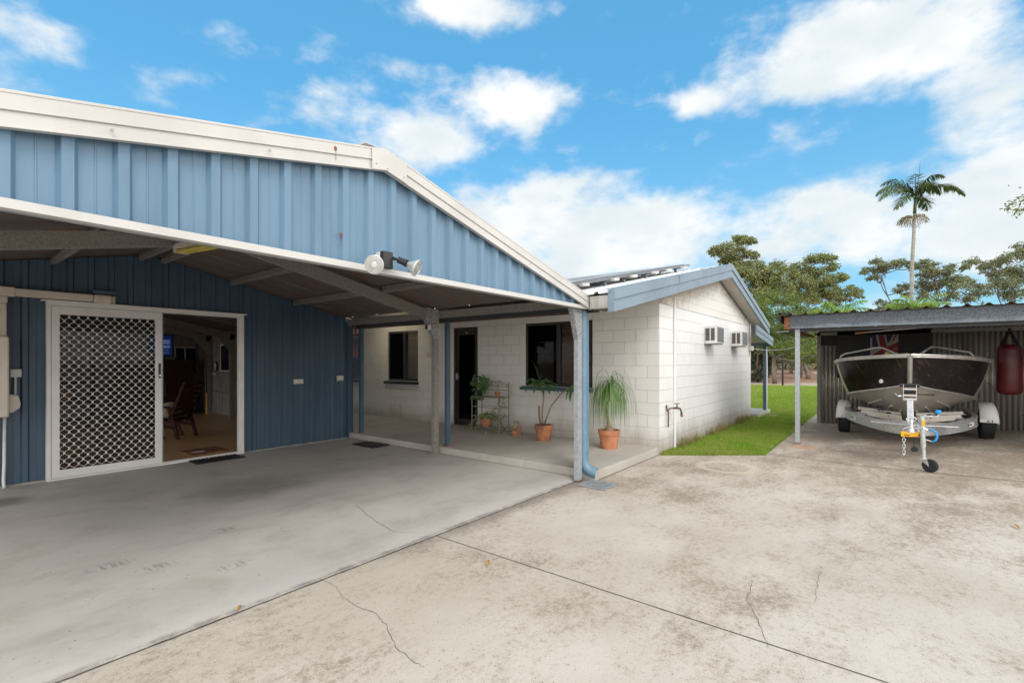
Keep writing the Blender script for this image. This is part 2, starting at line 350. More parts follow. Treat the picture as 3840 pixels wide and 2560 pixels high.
MAT['bushd'] = leaf_mat('dark_bush_leaves', (.06, .085, .035), (.11, .13, .055), (.09, .085, .05), .5)
MAT['palm'] = leaf_mat('palm_fronds', (.05, .10, .03), (.10, .15, .04), (.13, .14, .05), 1.2, .45, .2)
MAT['palmb'] = leaf_mat('bright_palm_fronds', (.17, .32, .03), (.25, .40, .05), (.30, .36, .06), 1.2, .45, .35)
MAT['pony'] = leaf_mat('strap_leaves', (.06, .17, .025), (.12, .26, .05), (.16, .26, .07), 3, .4, .25)
MAT['drac'] = leaf_mat('broad_green_leaves', (.03, .12, .035), (.05, .16, .05), (.10, .20, .05), 3, .35, .2)
MAT['rubberp'] = leaf_mat('dark_round_leaves', (.03, .085, .035), (.05, .12, .05), (.16, .26, .07), 9, .3, .15)
MAT['varieg'] = leaf_mat('variegated_leaves', (.10, .20, .04), (.42, .46, .18), (.06, .14, .03), 9, .4, .2)
MAT['fruit'] = leaf_mat('palm_flower_stalks', (.20, .15, .05), (.32, .26, .10), (.14, .11, .04), 1, .8, .1)
# underside / topside of carport roof
MAT['roofunder'] = M('aged_carport_roof', (.135, .118, .108), .65, .1, vs=3.5, col2=(.17, .085, .05), stretch=(.7, 2.2, 1), thr=(.46, .68), bump=.5, bs=80)
# boat wrap: glossy black, brown reflection streaks painted into the colour, streaky bump
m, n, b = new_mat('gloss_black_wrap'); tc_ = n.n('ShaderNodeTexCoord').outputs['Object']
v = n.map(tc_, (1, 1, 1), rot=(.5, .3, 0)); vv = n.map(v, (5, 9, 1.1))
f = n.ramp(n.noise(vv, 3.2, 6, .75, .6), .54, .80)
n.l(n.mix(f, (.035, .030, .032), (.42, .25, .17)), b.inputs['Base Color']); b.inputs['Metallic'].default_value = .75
b.inputs['Roughness'].default_value = .05; b.inputs['Specular IOR Level'].default_value = .5
bp = n.n('ShaderNodeBump'); bp.inputs['Strength'].default_value = .5; bp.inputs['Distance'].default_value = .012
n.l(n.noise(vv, 2.0, 5, .6), bp.inputs['Height']); n.l(bp.outputs[0], b.inputs['Normal']); MAT['wrap'] = m
# shelter beam: galvanised, blue-grey mottled with pale bloom low down and rust freckles
m, n, b = new_mat('weathered_beam'); P = n.n('ShaderNodeNewGeometry').outputs['Position']; s = n.n('ShaderNodeSeparateXYZ'); n.l(P, s.inputs[0])
c = n.mix(n.ramp(n.noise(P, 55, 5, .7), .35, .65), (.04, .05, .062), (.13, .15, .175))
lo = n.math('MULTIPLY', n.ramp(n.math('ADD', s.outputs[2], n.math('MULTIPLY', n.noise(P, 6, 5, .6), .18)), 2.26, 2.16), .7)
c = n.mix(lo, c, (.22, .255, .30))
c = n.mix(n.ramp(n.noise(n.map(P, (1, 1, 1), (3, 1, 2)), 3.3, 7, .75), .66, .74), c, (.32, .19, .12))
n.l(c, b.inputs['Base Color']); b.inputs['Roughness'].default_value = .55; b.inputs['Metallic'].default_value = .25; MAT['beam'] = m

# ---------------------------------------------------------------- mesh helpers
OFF = {}
class MB:
    def __init__(s): s.v = []; s.f = []
    def add(s, vs, fs):
        b = len(s.v); s.v += [tuple(x) for x in vs]; s.f += [tuple(i+b for i in f) for f in fs]; return s
    def box(s, x0, x1, y0, y1, z0, z1):
        x0, x1 = min(x0, x1), max(x0, x1); y0, y1 = min(y0, y1), max(y0, y1); z0, z1 = min(z0, z1), max(z0, z1)
        return s.add([(x0,y0,z0),(x1,y0,z0),(x1,y1,z0),(x0,y1,z0),(x0,y0,z1),(x1,y0,z1),(x1,y1,z1),(x0,y1,z1)],
              [(0,3,2,1),(4,5,6,7),(0,1,5,4),(1,2,6,5),(2,3,7,6),(3,0,4,7)])
    def bar(s, p0, p1, w_, h, up=(0, 0, 1)):       # rectangular bar from p0 to p1, w_ sideways, h along up
        p0, p1 = Vector(p0), Vector(p1); d = (p1-p0).normalized(); up = Vector(up)
        side = d.cross(up).normalized(); up = side.cross(d).normalized(); a, c = side*w_/2, up*h/2
        vs = [p+q for p in (p0, p1) for q in (-a-c, a-c, a+c, -a+c)]
        return s.add(vs, [(0,1,2,3),(7,6,5,4),(0,4,5,1),(1,5,6,2),(2,6,7,3),(3,7,4,0)])
    def tube(s, pts, r, n=8, caps=True):
        pts = [Vector(p) for p in pts]; rs = r if isinstance(r, (list, tuple)) else [r]*len(pts)
        d0 = (pts[1]-pts[0]).normalized(); ref = Vector((0, 0, 1)) if abs(d0.z) < .9 else Vector((1, 0, 0))
        a = d0.cross(ref).normalized(); b0 = len(s.v); vs = []
        for i, p in enumerate(pts):
            d = (pts[min(i+1, len(pts)-1)]-pts[max(i-1, 0)]).normalized()
            a = (a-d*a.dot(d)).normalized(); c = d.cross(a)
            vs += [p+(a*math.cos(2*math.pi*k/n)+c*math.sin(2*math.pi*k/n))*rs[i] for k in range(n)]
        fs = [(i*n+k, i*n+(k+1)%n, (i+1)*n+(k+1)%n, (i+1)*n+k) for i in range(len(pts)-1) for k in range(n)]
        if caps: fs += [tuple(range(n-1, -1, -1)), tuple((len(pts)-1)*n+k for k in range(n))]
        return s.add(vs, fs)
    def cyl(s, p0, p1, r0, r1=None, n=16): return s.tube([p0, p1], [r0, r0 if r1 is None else r1], n)
    def lathe(s, prof, c, n=24, axis=(0, 0, 1), sc_=(1, 1)):   # prof: (radius, height) list
        c = Vector(c); ax = Vector(axis).normalized(); q = ax.to_track_quat('Z', 'Y'); vs = []
        for (r, h) in prof:
            for k in range(n):
                vs.append(c+q@Vector((r*math.cos(2*math.pi*k/n)*sc_[0], r*math.sin(2*math.pi*k/n)*sc_[1], h)))
        m_ = len(prof)
        fs = [(i*n+k, i*n+(k+1)%n, (i+1)*n+(k+1)%n, (i+1)*n+k) for i in range(m_-1) for k in range(n)]
        if prof[0][0] > 1e-6: fs.append(tuple(range(n-1, -1, -1)))
        if prof[-1][0] > 1e-6: fs.append(tuple((m_-1)*n+k for k in range(n)))
        return s.add(vs, fs)
    def prism(s, poly, ext):                       # 3D planar polygon extruded by vector ext
        poly = [Vector(p) for p in poly]; e = Vector(ext); n = len(poly)
        return s.add(poly+[p+e for p in poly], [tuple(range(n-1, -1, -1)), tuple(range(n, 2*n))]+[(k, (k+1)%n, n+(k+1)%n, n+k) for k in range(n)])
    def grid(s, rows):                             # rows: list of equal-length point lists
        m_ = len(rows[0]); vs = [p for r in rows for p in r]
        return s.add(vs, [(i*m_+k, i*m_+k+1, (i+1)*m_+k+1, (i+1)*m_+k) for i in range(len(rows)-1) for k in range(m_-1)])
    def sphere(s, c, r, n=14, sc_=(1, 1, 1)):
        c = Vector(c); vs = []; m_ = n//2
        for i in range(1, m_):
            t = math.pi*i/m_
            vs += [c+Vector((r*sc_[0]*math.sin(t)*math.cos(2*math.pi*k/n), r*sc_[1]*math.sin(t)*math.sin(2*math.pi*k/n), r*sc_[2]*math.cos(t))) for k in range(n)]
        vs += [c+Vector((0, 0, r*sc_[2])), c-Vector((0, 0, r*sc_[2]))]; T, Bm = (m_-1)*n, (m_-1)*n+1
        fs = [(i*n+k, (i+1)*n+k, (i+1)*n+(k+1)%n, i*n+(k+1)%n) for i in range(m_-2) for k in range(n)]
        fs += [(T, k, (k+1)%n) for k in range(n)]+[(Bm, (m_-2)*n+(k+1)%n, (m_-2)*n+k) for k in range(n)]
        return s.add(vs, fs)
    def build(s, name, mat, parent=None, smooth=False, bevel=0, solid=0):
        off = Vector(OFF[parent.name]) if parent else None
        if off is None:
            a = np.array([tuple(v) for v in s.v]); off = Vector(((a[:, 0].min()+a[:, 0].max())/2, (a[:, 1].min()+a[:, 1].max())/2, a[:, 2].min()))
        me = bpy.data.meshes.new(name); me.from_pydata([(v[0]-off.x, v[1]-off.y, v[2]-off.z) for v in s.v], [], s.f)
        me.materials.append(MAT[mat] if isinstance(mat, str) else mat)
        if smooth: me.shade_smooth() if smooth is True else None
        o = bpy.data.objects.new(name, me); sc.collection.objects.link(o)
        if parent: o.parent = parent
        else: o.location = off
        OFF[o.name] = tuple(off)
        if smooth == 'auto':
            me.shade_smooth(); me.set_sharp_from_angle(angle=R(40))
        if bevel:
            md = o.modifiers.new('bevel', 'BEVEL'); md.width = bevel; md.segments = 2; md.limit_method = 'ANGLE'
        if solid:
            md = o.modifiers.new('solid', 'SOLIDIFY'); md.thickness = solid; md.offset = 0
        return o
def tag(o, label, cat, group=None, kind=None):
    if label: o['label'] = label
    if cat: o['category'] = cat
    if group: o['group'] = group
    if kind: o['kind'] = kind
    return o
def thing(name, label, cat, loc, group=None):
    o = bpy.data.objects.new(name, None); sc.collection.objects.link(o); o.location = loc; o.empty_display_size = .2
    OFF[o.name] = tuple(loc); return tag(o, label, cat, group)
def struct(o): o['kind'] = 'structure'; return o
def copy_tree(o, parent=None):
    c = o.copy(); sc.collection.objects.link(c); c.parent = parent
    for ch in list(o.children):
        copy_tree(ch, c)
    return c
def text_obj(body, size, mat, parent, loc, xdir, ydir, name='lettering', ext=.0008):
    cu = bpy.data.curves.new(name, 'FONT'); cu.body = body; cu.size = size; cu.extrude = ext; cu.align_x = 'CENTER'; cu.align_y = 'CENTER'
    t = bpy.data.objects.new('tmp_text', cu); sc.collection.objects.link(t)
    dg = bpy.context.evaluated_depsgraph_get(); me = bpy.data.meshes.new_from_object(t.evaluated_get(dg))
    bpy.data.objects.remove(t)
    xd, yd = Vector(xdir).normalized(), Vector(ydir).normalized(); zd = xd.cross(yd)
    m4 = Matrix((xd, yd, zd)).transposed().to_4x4(); off = Vector(OFF[parent.name]); m4.translation = Vector(loc)-off
    me.transform(m4); me.materials.clear(); me.materials.append(MAT[mat]); me.name = name
    o = bpy.data.objects.new(name, me); sc.collection.objects.link(o); o.parent = parent; OFF[o.name] = tuple(off)
    return o
def ribbed(o, run, L, rib, prof, mat, name, parent, solid=.002, cut=None):
    """sheet metal: profile (offset, height) repeated along run for length L, extruded along vector rib; cut(p)->ends"""
    pass
def profile(L, pitch, pts):          # pts: (fraction offset metres, height); start to L
    out = [(0., pts[0][1])]; k = 0
    while k*pitch < L+pitch:
        for (a, h) in pts:
            t = k*pitch+a
            if 0 < t < L: out.append((t, h))
        k += 1
    out.append((L, out[-1][1])); return out
TRIM = [(0, 0), (.018, .029), (.062, .029), (.080, 0), (.137, 0), (.140, .003), (.145, .003), (.148, 0)]   # trapezoid rib, pitch .205
# ================================================================ SETTING
def dz(x, y):
    t = min(max((x-7.0)/5, 0), 1); return .030*max(0, 1-y)*t*t*(3-2*t)
xs = [-9, -5, -2, 0, 1, 2, 3, 4, 5, 6, 7, 7.46, 7.466, 8, 8.51, 9, 9.5, 10, 10.5, 11, 11.5, 12, 13, 14, 16.2]
rows = []
for x in xs:
    ym = 3.045 if x < 7.463 else (2.848-(x-7.466)*1.281 if x < 8.511 else 1.51+.006*(x-8.5))
    rows.append([(x, y, dz(x, y)) for y in [-12, -8, -5, -4, -3, -2, -1, 0, .5, 1, ym]])
mb = MB().grid(rows); nb = len(rows[0])
drive = struct(mb.build('driveway', 'drive'))
bm_fix = drive.data; bm_fix.flip_normals()
# slab edge towards the lawn
mb = MB()
pts = [(7.466, 2.848), (8.51, 1.51), (16.2, 1.556), (16.2, -12)]
for a, b_ in zip(pts, pts[1:]):
    mb.add([(a[0], a[1], dz(*a)-.001), (b_[0], b_[1], dz(*b_)-.001), (b_[0], b_[1], -.12), (a[0], a[1], -.12)], [(0, 1, 2, 3)])
mb.build('slab_edge', 'conc_curb', drive)
mb = MB().box(-6, 5.362, 3.05, 8.30, -.1, .014); slab = struct(mb.build('carport_slab', 'slab', bevel=.0025))
mb = MB().prism([(5.362, 2.862, -.1), (7.50, 2.862, -.1), (7.50, 13.2, -.1), (5.49, 13.2, -.1), (5.49, 8.31, -.1), (5.362, 8.31, -.1)], (0, 0, .22)); patio = struct(mb.build('patio_floor', 'patio', bevel=.012))
# ground & lawn
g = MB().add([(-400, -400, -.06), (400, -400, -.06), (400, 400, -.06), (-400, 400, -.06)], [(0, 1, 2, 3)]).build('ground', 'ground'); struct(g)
def lawn_z(x, y): return -.02+.012*math.sin(x*.7)*math.cos(y*.9)
rows = [[(x, y, lawn_z(x, y)) for y in np.arange(-9, 12.1, .75)] for x in np.arange(7.0, 34.1, .75)]
lw = MB().grid(rows).build('lawn', 'lawnsoil'); lw.data.flip_normals(); struct(lw)

def strip(mb, pts, wd, z, zf=None):
    pts = [Vector((p[0], p[1], 0)) for p in pts]; L, Rr = [], []
    for i, p in enumerate(pts):
        d = (pts[min(i+1, len(pts)-1)]-pts[max(i-1, 0)]).normalized(); nrm = Vector((-d.y, d.x, 0)); ww = wd*(.6+.8*random.random()) if len(pts) > 4 else wd
        zz = z+(zf(p.x, p.y) if zf else 0)
        L.append((p.x+nrm.x*ww/2, p.y+nrm.y*ww/2, zz)); Rr.append((p.x-nrm.x*ww/2, p.y-nrm.y*ww/2, zz))
    mb.grid([L, Rr])
def G(u, v, z=0.):                    # photo point on the ground
    r = ray(u, v); d = (z-1.5)/r[2]; return (r[0]*d, r[1]*d)
mb = MB(); strip(mb, [(x, 3.043+random.uniform(-.004, .004)) for x in np.arange(-3, 5.3, .05)], .011, .0035)

strip(mb, [(2.835, 3.04), (2.835, -6)], .007, .003); strip(mb, [(7.9, -1.22), (-3, -1.22)], .009, .003)
strip(mb, [(8.68, 1.5), (8.45, .4), (8.50, -1.2), (8.6, -6)], .012, .003, dz)
strip(mb, [(5.36, 2.858), (7.46, 2.858)], .02, .003)
strip(mb, [(5.362, 3.0), (5.355, 8.2)], .014, .0165)
mb.build('joint', 'dark', drive)
def wander(pts, amp, n):
    out = []
    for a, b_ in zip(pts, pts[1:]):
        for k in range(n):
            t = k/n; out.append((a[0]+(b_[0]-a[0])*t+random.uniform(-amp, amp), a[1]+(b_[1]-a[1])*t+random.uniform(-amp, amp)))
    return out+[pts[-1]]
mb = MB()
for pl, wd in (([(1210, 2172), (1262, 2200), (1285, 2235), (1320, 2262), (1410, 2300), (1443, 2340), (1475, 2400), (1490, 2430), (1560, 2485), (1590, 2500)], .0024),
               ([(2825, 2175), (2800, 2250), (2850, 2340), (2880, 2430)], .0022), ([(3075, 2150), (3062, 2210), (3055, 2260)], .0018)):
    strip(mb, wander([G(*p) for p in pl], .008, 5), wd, .003)
strip(mb, wander([G(1335, 1900), G(1410, 1960), G(1480, 2000), G(1560, 2004)], .008, 5), .003, .0165)
mb.build('crack', 'dark', drive)
# grass blades (numpy, one object)
def blades(name, mat, n, fx, h0, h1, wd, lean=.5):
    P = np.array(fx(n)); n = len(P); ang = rng.uniform(0, 6.283, n); h = rng.uniform(h0, h1, n); la = rng.uniform(0, 6.283, n); ln = rng.uniform(0, lean, n)*h
    dx, dy = np.cos(ang)*wd/2, np.sin(ang)*wd/2
    A = np.stack([P[:, 0]-dx, P[:, 1]-dy, P[:, 2]], 1); B_ = np.stack([P[:, 0]+dx, P[:, 1]+dy, P[:, 2]], 1)
    C_ = np.stack([P[:, 0]+np.cos(la)*ln, P[:, 1]+np.sin(la)*ln, P[:, 2]+h], 1)
    V = np.stack([A, B_, C_], 1).reshape(-1, 3)
    me = bpy.data.meshes.new(name); me.vertices.add(len(V)); me.vertices.foreach_set('co', V.ravel())
    me.loops.add(3*n); me.loops.foreach_set('vertex_index', np.arange(3*n, dtype=np.int32))
    me.polygons.add(n); me.polygons.foreach_set('loop_start', np.arange(0, 3*n, 3, dtype=np.int32))
    me.update(); me.materials.append(MAT[mat]); o = bpy.data.objects.new(name, me); sc.collection.objects.link(o); return o
def lawn_pts(n):
    u = rng.uniform(2480, 3110, n*2); d = 7.5+25*rng.uniform(0, 1, n*2)**1.6; out = []
    for a, b_ in zip(u, d):
        r = ray(a, 1500); x, y = r[0]*b_, r[1]*b_
        if x > 14.0 or (y < 2.835 and x > 7.47):
            ym = 2.848-(x-7.466)*1.281 if x < 8.511 else 1.57
            if y > ym-random.uniform(0, .045) and not (14.0 < x < 15.95 and y > 2.62) and y < 12 and x < 33.6+random.uniform(-.5, .5): out.append((x, y, lawn_z(x, y)))
    return out
tag(blades('lawn_grass', 'grass', 150000, lawn_pts, .03, .085, .016, .9), 'short green lawn grass between the white house and the boat shelter', 'grass', kind='stuff')
def weeds(n): return [(x, 2.80-abs(rng.normal(0, .05)), -.02) for x in rng.uniform(7.8, 13.6, n) if math.sin(x*3.1)+math.sin(x*7.7)+.6 > rng.uniform(0, 1.6)]
tag(blades('wall_weeds', 'drygrass', 2600, weeds, .06, .26, .010, .6), 'straw coloured weeds growing along the foot of the white end wall', 'weeds', kind='stuff')
# ================================================================ CARPORT
def zr(x): return 3.03-.222*abs(x-2.2)          # carport / shed roof line
def sheet_y(mb, x0, x1, y0, y1, zf, up=1, pitch=.205, pts=TRIM, ph=0, cols=None):     # roof sheet: ribs run along x
    pr = [(t, h) for (t, h) in profile(y1-y0+pitch, pitch, pts)]
    pr = [(t-ph, h) for t, h in pr if 0 <= t-ph <= y1-y0]
    pr = [(0, pr[0][1])]+pr+[(y1-y0, pr[-1][1])]
    xs_ = cols or [x0, x1]
    mb.grid([[(x, y0+t, zf(x)+h*up) for t, h in pr] for x in xs_])
def wall_x(mb, x0, x1, y, lo, hi, out, start, pitch=.205, pts=TRIM):                  # wall facing -Y with vertical ribs
    k0 = math.floor((x0-start)/pitch)-1; pr = []
    for k in range(k0, k0+int((x1-x0)/pitch)+4):
        for a, h in pts:
            t = start+k*pitch+a
            if x0 < t < x1: pr.append((t, h))
    pr = [(x0, 0)]+pr+[(x1, pr[-1][1])]
    if callable(hi):
        ks = [k for k in (2.2,) if x0 < k < x1]
        for k in ks: pr.append((k, 0))
        pr.sort()
    L = lambda x: lo(x) if callable(lo) else lo
    H = lambda x: hi(x) if callable(hi) else hi
    mb.grid([[(t, y-h*out, L(t)) for t, h in pr], [(t, y-h*out, H(t)) for t, h in pr]])
cp = thing('carport', 'attached carport with light blue ribbed gable, cream fascia and galvanised frame', 'carport', (2.2, 5.6, .014))
mb = MB(); wall_x(mb, -1.0, 5.28, 2.985, 2.175, lambda x: 3.02-.232*abs(x-2.2), 1, .432)
mb.build('gable_cladding', 'clad', cp, solid=.001)
mb = MB()
for k in range(1, 23, 1):
    pass
# fascia, two folded bands each side, ridge cover plate
def band(mb, xa, za, xb, zb, d0, d1, y0, y1):   # strip following the line a-b between vertical offsets d0 and d1 (down)
    mb.prism([(xa, y0, za-d0), (xb, y0, zb-d0), (xb, y0, zb-d1), (xa, y0, za-d1)], (0, y1-y0, 0))
mb = MB()
LA, AP, RA = (-1.0, 2.356), (2.215, 3.060), (5.352, 2.297)
for (a, c_) in ((LA, AP), (AP, RA)):
    band(mb, a[0], a[1], c_[0], c_[1], 0, .078, 2.915, 2.95)
    band(mb, a[0], a[1], c_[0], c_[1], .078, .150, 2.920, 2.95)
    band(mb, a[0], a[1], c_[0], c_[1], .0705, .0765, 2.910, 2.915)
    band(mb, a[0], a[1], c_[0], c_[1], .144, .152, 2.908, 2.92)
    band(mb, a[0], a[1], c_[0], c_[1], -.010, .004, 2.912, 3.06)
mb.build('fascia', 'cream', cp, bevel=.0015)
mb = MB()
band(mb, 2.085, 3.033, 2.215, 3.061, -.006, .150, 2.9035, 2.9075); band(mb, 2.215, 3.061, 2.40, 3.017, -.006, .152, 2.9035, 2.9075)
mb.build('ridge_cover', 'cream', cp)
mb = MB()
for (x, z) in ((.62, 2.60), (1.36, 2.76), (4.02, 2.51), (2.12, 2.93), (2.37, 2.905), (2.22, 2.925)):
    MB().cyl((x, 2.9035, z), (x, 2.897, z), .008 if x < 2 else .004, n=10).build('fascia_screw', 'galv', cp)
mb = MB(); mb.box(-1, 5.285, 2.94, 2.984, 2.150, 2.156); mb.box(-1, 5.285, 2.936, 2.942, 2.150, 2.192); mb.build('trim', 'cream', cp)
mb = MB(); mb.box(-1, 5.26, 2.990, 3.06, 2.157, 2.163); mb.box(-1, 5.26, 2.990, 2.993, 2.157, 2.26); mb.box(-1, 5.26, 3.055, 3.06, 2.157, 2.165)
mb.build('edge_channel', 'galv', cp)
for (x, z, r_) in ((1.865, 2.37, .014), (1.80, 2.93, .014)):      # rust marks with drips
    yy = 2.953 if z < 2.6 else 2.9135
    mb = MB(); mb.lathe([(r_, 0), (r_*.8, .002), (0, .0025)], (x, yy, z), 9, axis=(0, -1, 0), sc_=(.8, 1.2)); mb.box(x+.001, x+.004, yy-.0012, yy, z-.075, z)
    mb.build('rust_mark', 'rust', cp)
PAN = [(0, 0), (.012, .02), (.03, .02), (.042, 0), (.38, .0), (.383, .004), (.39, .004), (.393, 0)]
mb = MB(); sheet_y(mb, -1.05, 2.2, 2.952, 8.26, zr, pitch=.76, pts=PAN, ph=.3); sheet_y(mb, 2.2, 5.30, 2.952, 8.26, zr, pitch=.76, pts=PAN, ph=.3)
mb.build('roof', 'roofunder', cp, solid=.001)
mb = MB().bar((2.2, 2.94, 3.07), (2.2, 8.26, 3.07), .3, .003); mb.build('ridge_capping', 'cream', cp)
# rafters of the middle frame (C section with lips) and its posts
def csec(mb, p0, p1, h, wdt, t=.004, face=-1):      # C-section standing in XZ plane, web towards -Y
    p0, p1 = Vector(p0), Vector(p1); d = (p1-p0).normalized(); up = Vector((-d.z, 0, d.x)) if d.x > 0 else Vector((d.z, 0, -d.x))
    Y = Vector((0, 1, 0))
    def pc(a0, a1, b0, b1):
        mb.prism([p0+up*a0+Y*b0, p1+up*a0+Y*b0, p1+up*a1+Y*b0, p0+up*a1+Y*b0], Y*(b1-b0))
    pc(0, h, 0, t); pc(0, t, t, wdt); pc(h-t, h, t, wdt); pc(t, .02, wdt-t, wdt); pc(h-.02, h-t, wdt-t, wdt)
    pc(.028, .031, -.002, 0); pc(h-.031, h-.028, -.002, 0)
def rz(x): return 2.762-.2068*abs(x-2.2)         # underside of middle rafter
for i in (1, -1):
    mb = MB(); xe = 5.17 if i == 1 else -.8
    csec(mb, (2.2, 5.67, rz(2.2)), (xe, 5.67, rz(xe)), .150, .062); mb.build('rafter', 'galvd', cp)
def knee(mb, y0, xo, w_, zt, zb):                # gusset plate at a post head
    mb.prism([(xo, y0, zt), (xo-w_*2.3, y0, zt+.02), (xo-w_*2.3, y0, zt-.09), (xo-w_*1.0, y0, zb), (xo, y0, zb)], (0, .065, 0))
mb = MB(); mb.prism([(5.33, 5.655, 2.31), (5.07, 5.655, 2.345), (5.05, 5.655, 2.165), (5.235, 5.655, 1.87), (5.33, 5.655, 1.87)], (0, .006, 0))
mb.prism([(5.045, 5.6611, 2.165), (5.05, 5.6611, 2.175), (5.24, 5.6611, 1.875), (5.235, 5.6611, 1.86)], (0, .06, 0))
mb.cyl((5.15, 5.655, 2.2), (5.15, 5.645, 2.2), .012, n=8); mb.build('knee_plate', 'spangle', cp)
def cpost(mb, x0, x1, y0, y1, z0, z1):           # folded C post: web + flanges with swages
    mb.box(x0, x1, y0, y0+.003, z0, z1); mb.box(x0, x0+.003, y0+.003, y1, z0, z1); mb.box(x1-.003, x1, y0+.003, y1, z0, z1)
    mb.box(x0+.03, x0+.045, y0-.002, y0, z0, z1); mb.box(x1-.04, x1-.028, y0-.002, y0, z0, z1)
    mb.box(x0+.003, x0+.02, y1-.003, y1, z0, z1); mb.box(x0-.002, x0, y0+.02, y0+.028, z0, z1)
mb = MB(); cpost(mb, 5.235, 5.33, 5.661, 5.73, .01, 2.30); mb.cyl((5.28, 5.66, .22), (5.28, 5.645, .22), .013, n=8); mb.build('post', 'galvd', cp)
mb = MB(); cpost(mb, -.87, -.77, 5.661, 5.73, .01, 2.25); mb.build('post', 'galvd', cp)
mb = MB(); cpost(mb, 5.168, 5.263, 3.0, 3.06, .0, 2.155); mb.build('post', 'galv', cp)
mb = MB(); mb.prism([(5.267, 2.997, 2.152), (5.03, 2.997, 2.152), (5.06, 2.997, 2.10), (5.165, 2.997, 1.78), (5.267, 2.997, 1.78)], (0, .003, 0))
mb.prism([(5.022, 3.0, 2.152), (5.03, 3.0, 2.152), (5.066, 3.0, 2.10), (5.170, 3.0, 1.775), (5.162, 3.0, 1.775), (5.055, 3.0, 2.10)], (0, .062, 0))
for z in (2.06, 1.95, 1.85, 1.80): mb.cyl((5.235, 2.997, z), (5.235, 2.989, z), .010, n=8)
mb.build('knee_plate', 'spangle', cp)
mb = MB(); cpost(mb, -.95, -.86, 3.0, 3.06, .0, 2.15); mb.build('post', 'galv', cp)
mb = MB(); mb.box(5.16, 5.272, 2.992, 3.066, .0, .018); mb.build('post_foot', 'rustd', cp)
# front rafter above the channel
for i in (1, -1):
    mb = MB(); xe = 5.17 if i == 1 else -.9
    csec(mb, (2.2, 3.0, 2.80), (xe, 3.0, 2.80-.2068*abs(xe-2.2)-.02), .13, .06); mb.build('rafter', 'galvd', cp)
# purlins (top-hats) along Y
for x in (-.3, 1.175, 2.07, 2.33, 3.24, 4.263):
    z1 = zr(x)-.004; z0 = z1-.088; mb = MB()
    for (y0, y1) in ((3.065, 5.667), (5.735, 8.20)):
        mb.box(x-.022, x+.022, y0, y1, z0, z0+.003); mb.box(x-.025, x-.022, y0, y1, z0, z1); mb.box(x+.022, x+.025, y0, y1, z0, z1)
        mb.box(x-.05, x-.0251, y0, y1, z0+.028, z0+.031)
    mb.build('purlin', 'galvd', cp)
mb = MB(); mb.box(5.33, 5.336, 3.07, 8.2, 2.205, 2.30); mb.box(5.337, 5.39, 3.07, 8.2, 2.205, 2.209); mb.box(5.30, 5.3299, 3.07, 8.2, 2.297, 2.301); mb.box(5.33, 5.334, 3.07, 8.2, 2.19, 2.2049)
for k in range(9): mb.cyl((5.329, 3.4+k*.55, 2.217), (5.322, 3.4+k*.55, 2.217), .007, n=6)
mb.build('eave_beam', 'galvd', cp)
# ================================================================ SHED behind the carport
sh = thing('steel_shed', 'dark blue ribbed steel shed wall with a white sliding door under the carport', 'shed', (2.2, 12.2, .02))
DX0, DX1, DZ = 1.108, 3.408, 2.245
S0 = .925-.04
mb = MB()
wall_x(mb, -1.0, DX0, 8.235, .022, lambda x: zr(x)-.02, 1, S0, .2055)
wall_x(mb, DX0, 2.2, 8.235, DZ, lambda x: zr(x)-.02, 1, S0, .2055); wall_x(mb, 2.2, DX1, 8.235, DZ, lambda x: zr(x)-.02, 1, S0, .2055)
wall_x(mb, DX1, 5.36, 8.235, .022, lambda x: zr(x)-.02, 1, S0, .2055)
for x in np.arange(S0+.12, 5.3, .2055):
    for z in (.33, 1.12, 1.98, 2.45):
        if (DX0-.05 < x < DX1+.05 and z < DZ+.05) or z > zr(x)-.1 or x < -.9: continue
        mb.cyl((x-.014, 8.2345, z), (x-.014, 8.229, z), .0055, n=6)
wl = mb.build('wall', 'navy', sh, solid=.001)
mb = MB(); mb.box(5.325, 5.445, 8.20, 8.206, .022, 2.24); mb.box(5.44, 5.446, 8.2061, 8.30, .022, 2.24); mb.build('corner_flashing', 'navy', sh)
MB().box(-1, DX0, 8.198, 8.24, .0145, .030).build('wall_skirt', 'conc_curb', sh); MB().box(DX1, 5.32, 8.198, 8.24, .0145, .030).build('wall_skirt', 'conc_curb', sh)
# inside of the shed
mb = MB()
mb.box(-1.21, -1.2, 8.3, 9.0, .02, 2.3); MB().box(-1.21, -1.2, 13.6, 16.2, .02, 2.3).build('inner_wall', 'liner', sh)  # gap between these wall pieces added out of view to let daylight in
mb.build('inner_wall', 'liner', sh); mb = MB(); mb.box(5.47, 5.474, 8.3, 16.2, .02, 2.33)
for k in range(39): mb.box(5.455, 5.47, 8.4+k*.2, 8.43+k*.2, .02, 2.3)
mb.build('inner_wall', 'liner', sh); mb = MB()
for k in range(34): mb.box(-1.2+k*.2, -1.17+k*.2, 16.17, 16.2, .02, zr(-1.2+k*.2)-.02)
mb.prism([(-1.2, 16.2, .02), (5.47, 16.2, .02), (5.47, 16.2, zr(5.47)), (2.2, 16.2, zr(2.2)), (-1.2, 16.2, zr(-1.2))], (0, .01, 0))
mb.build('inner_wall', 'liner', sh)
mb = MB(); mb.box(5.475, 5.485, 8.31, 16.2, .02, 2.3); mb.build('side_wall', 'navy', sh)
mb = MB(); mb.box(-1.2, 5.47, 8.25, 16.2, -.02, .03); fl_ = mb.build('tiled_floor', 'tile', sh)
mb = MB()
for k in range(1, 9): mb.add([(-1.2, 8.25+k*.9, .0305), (5.47, 8.25+k*.9, .0305), (5.47, 8.258+k*.9, .0305), (-1.2, 8.258+k*.9, .0305)], [(0, 1, 2, 3)])
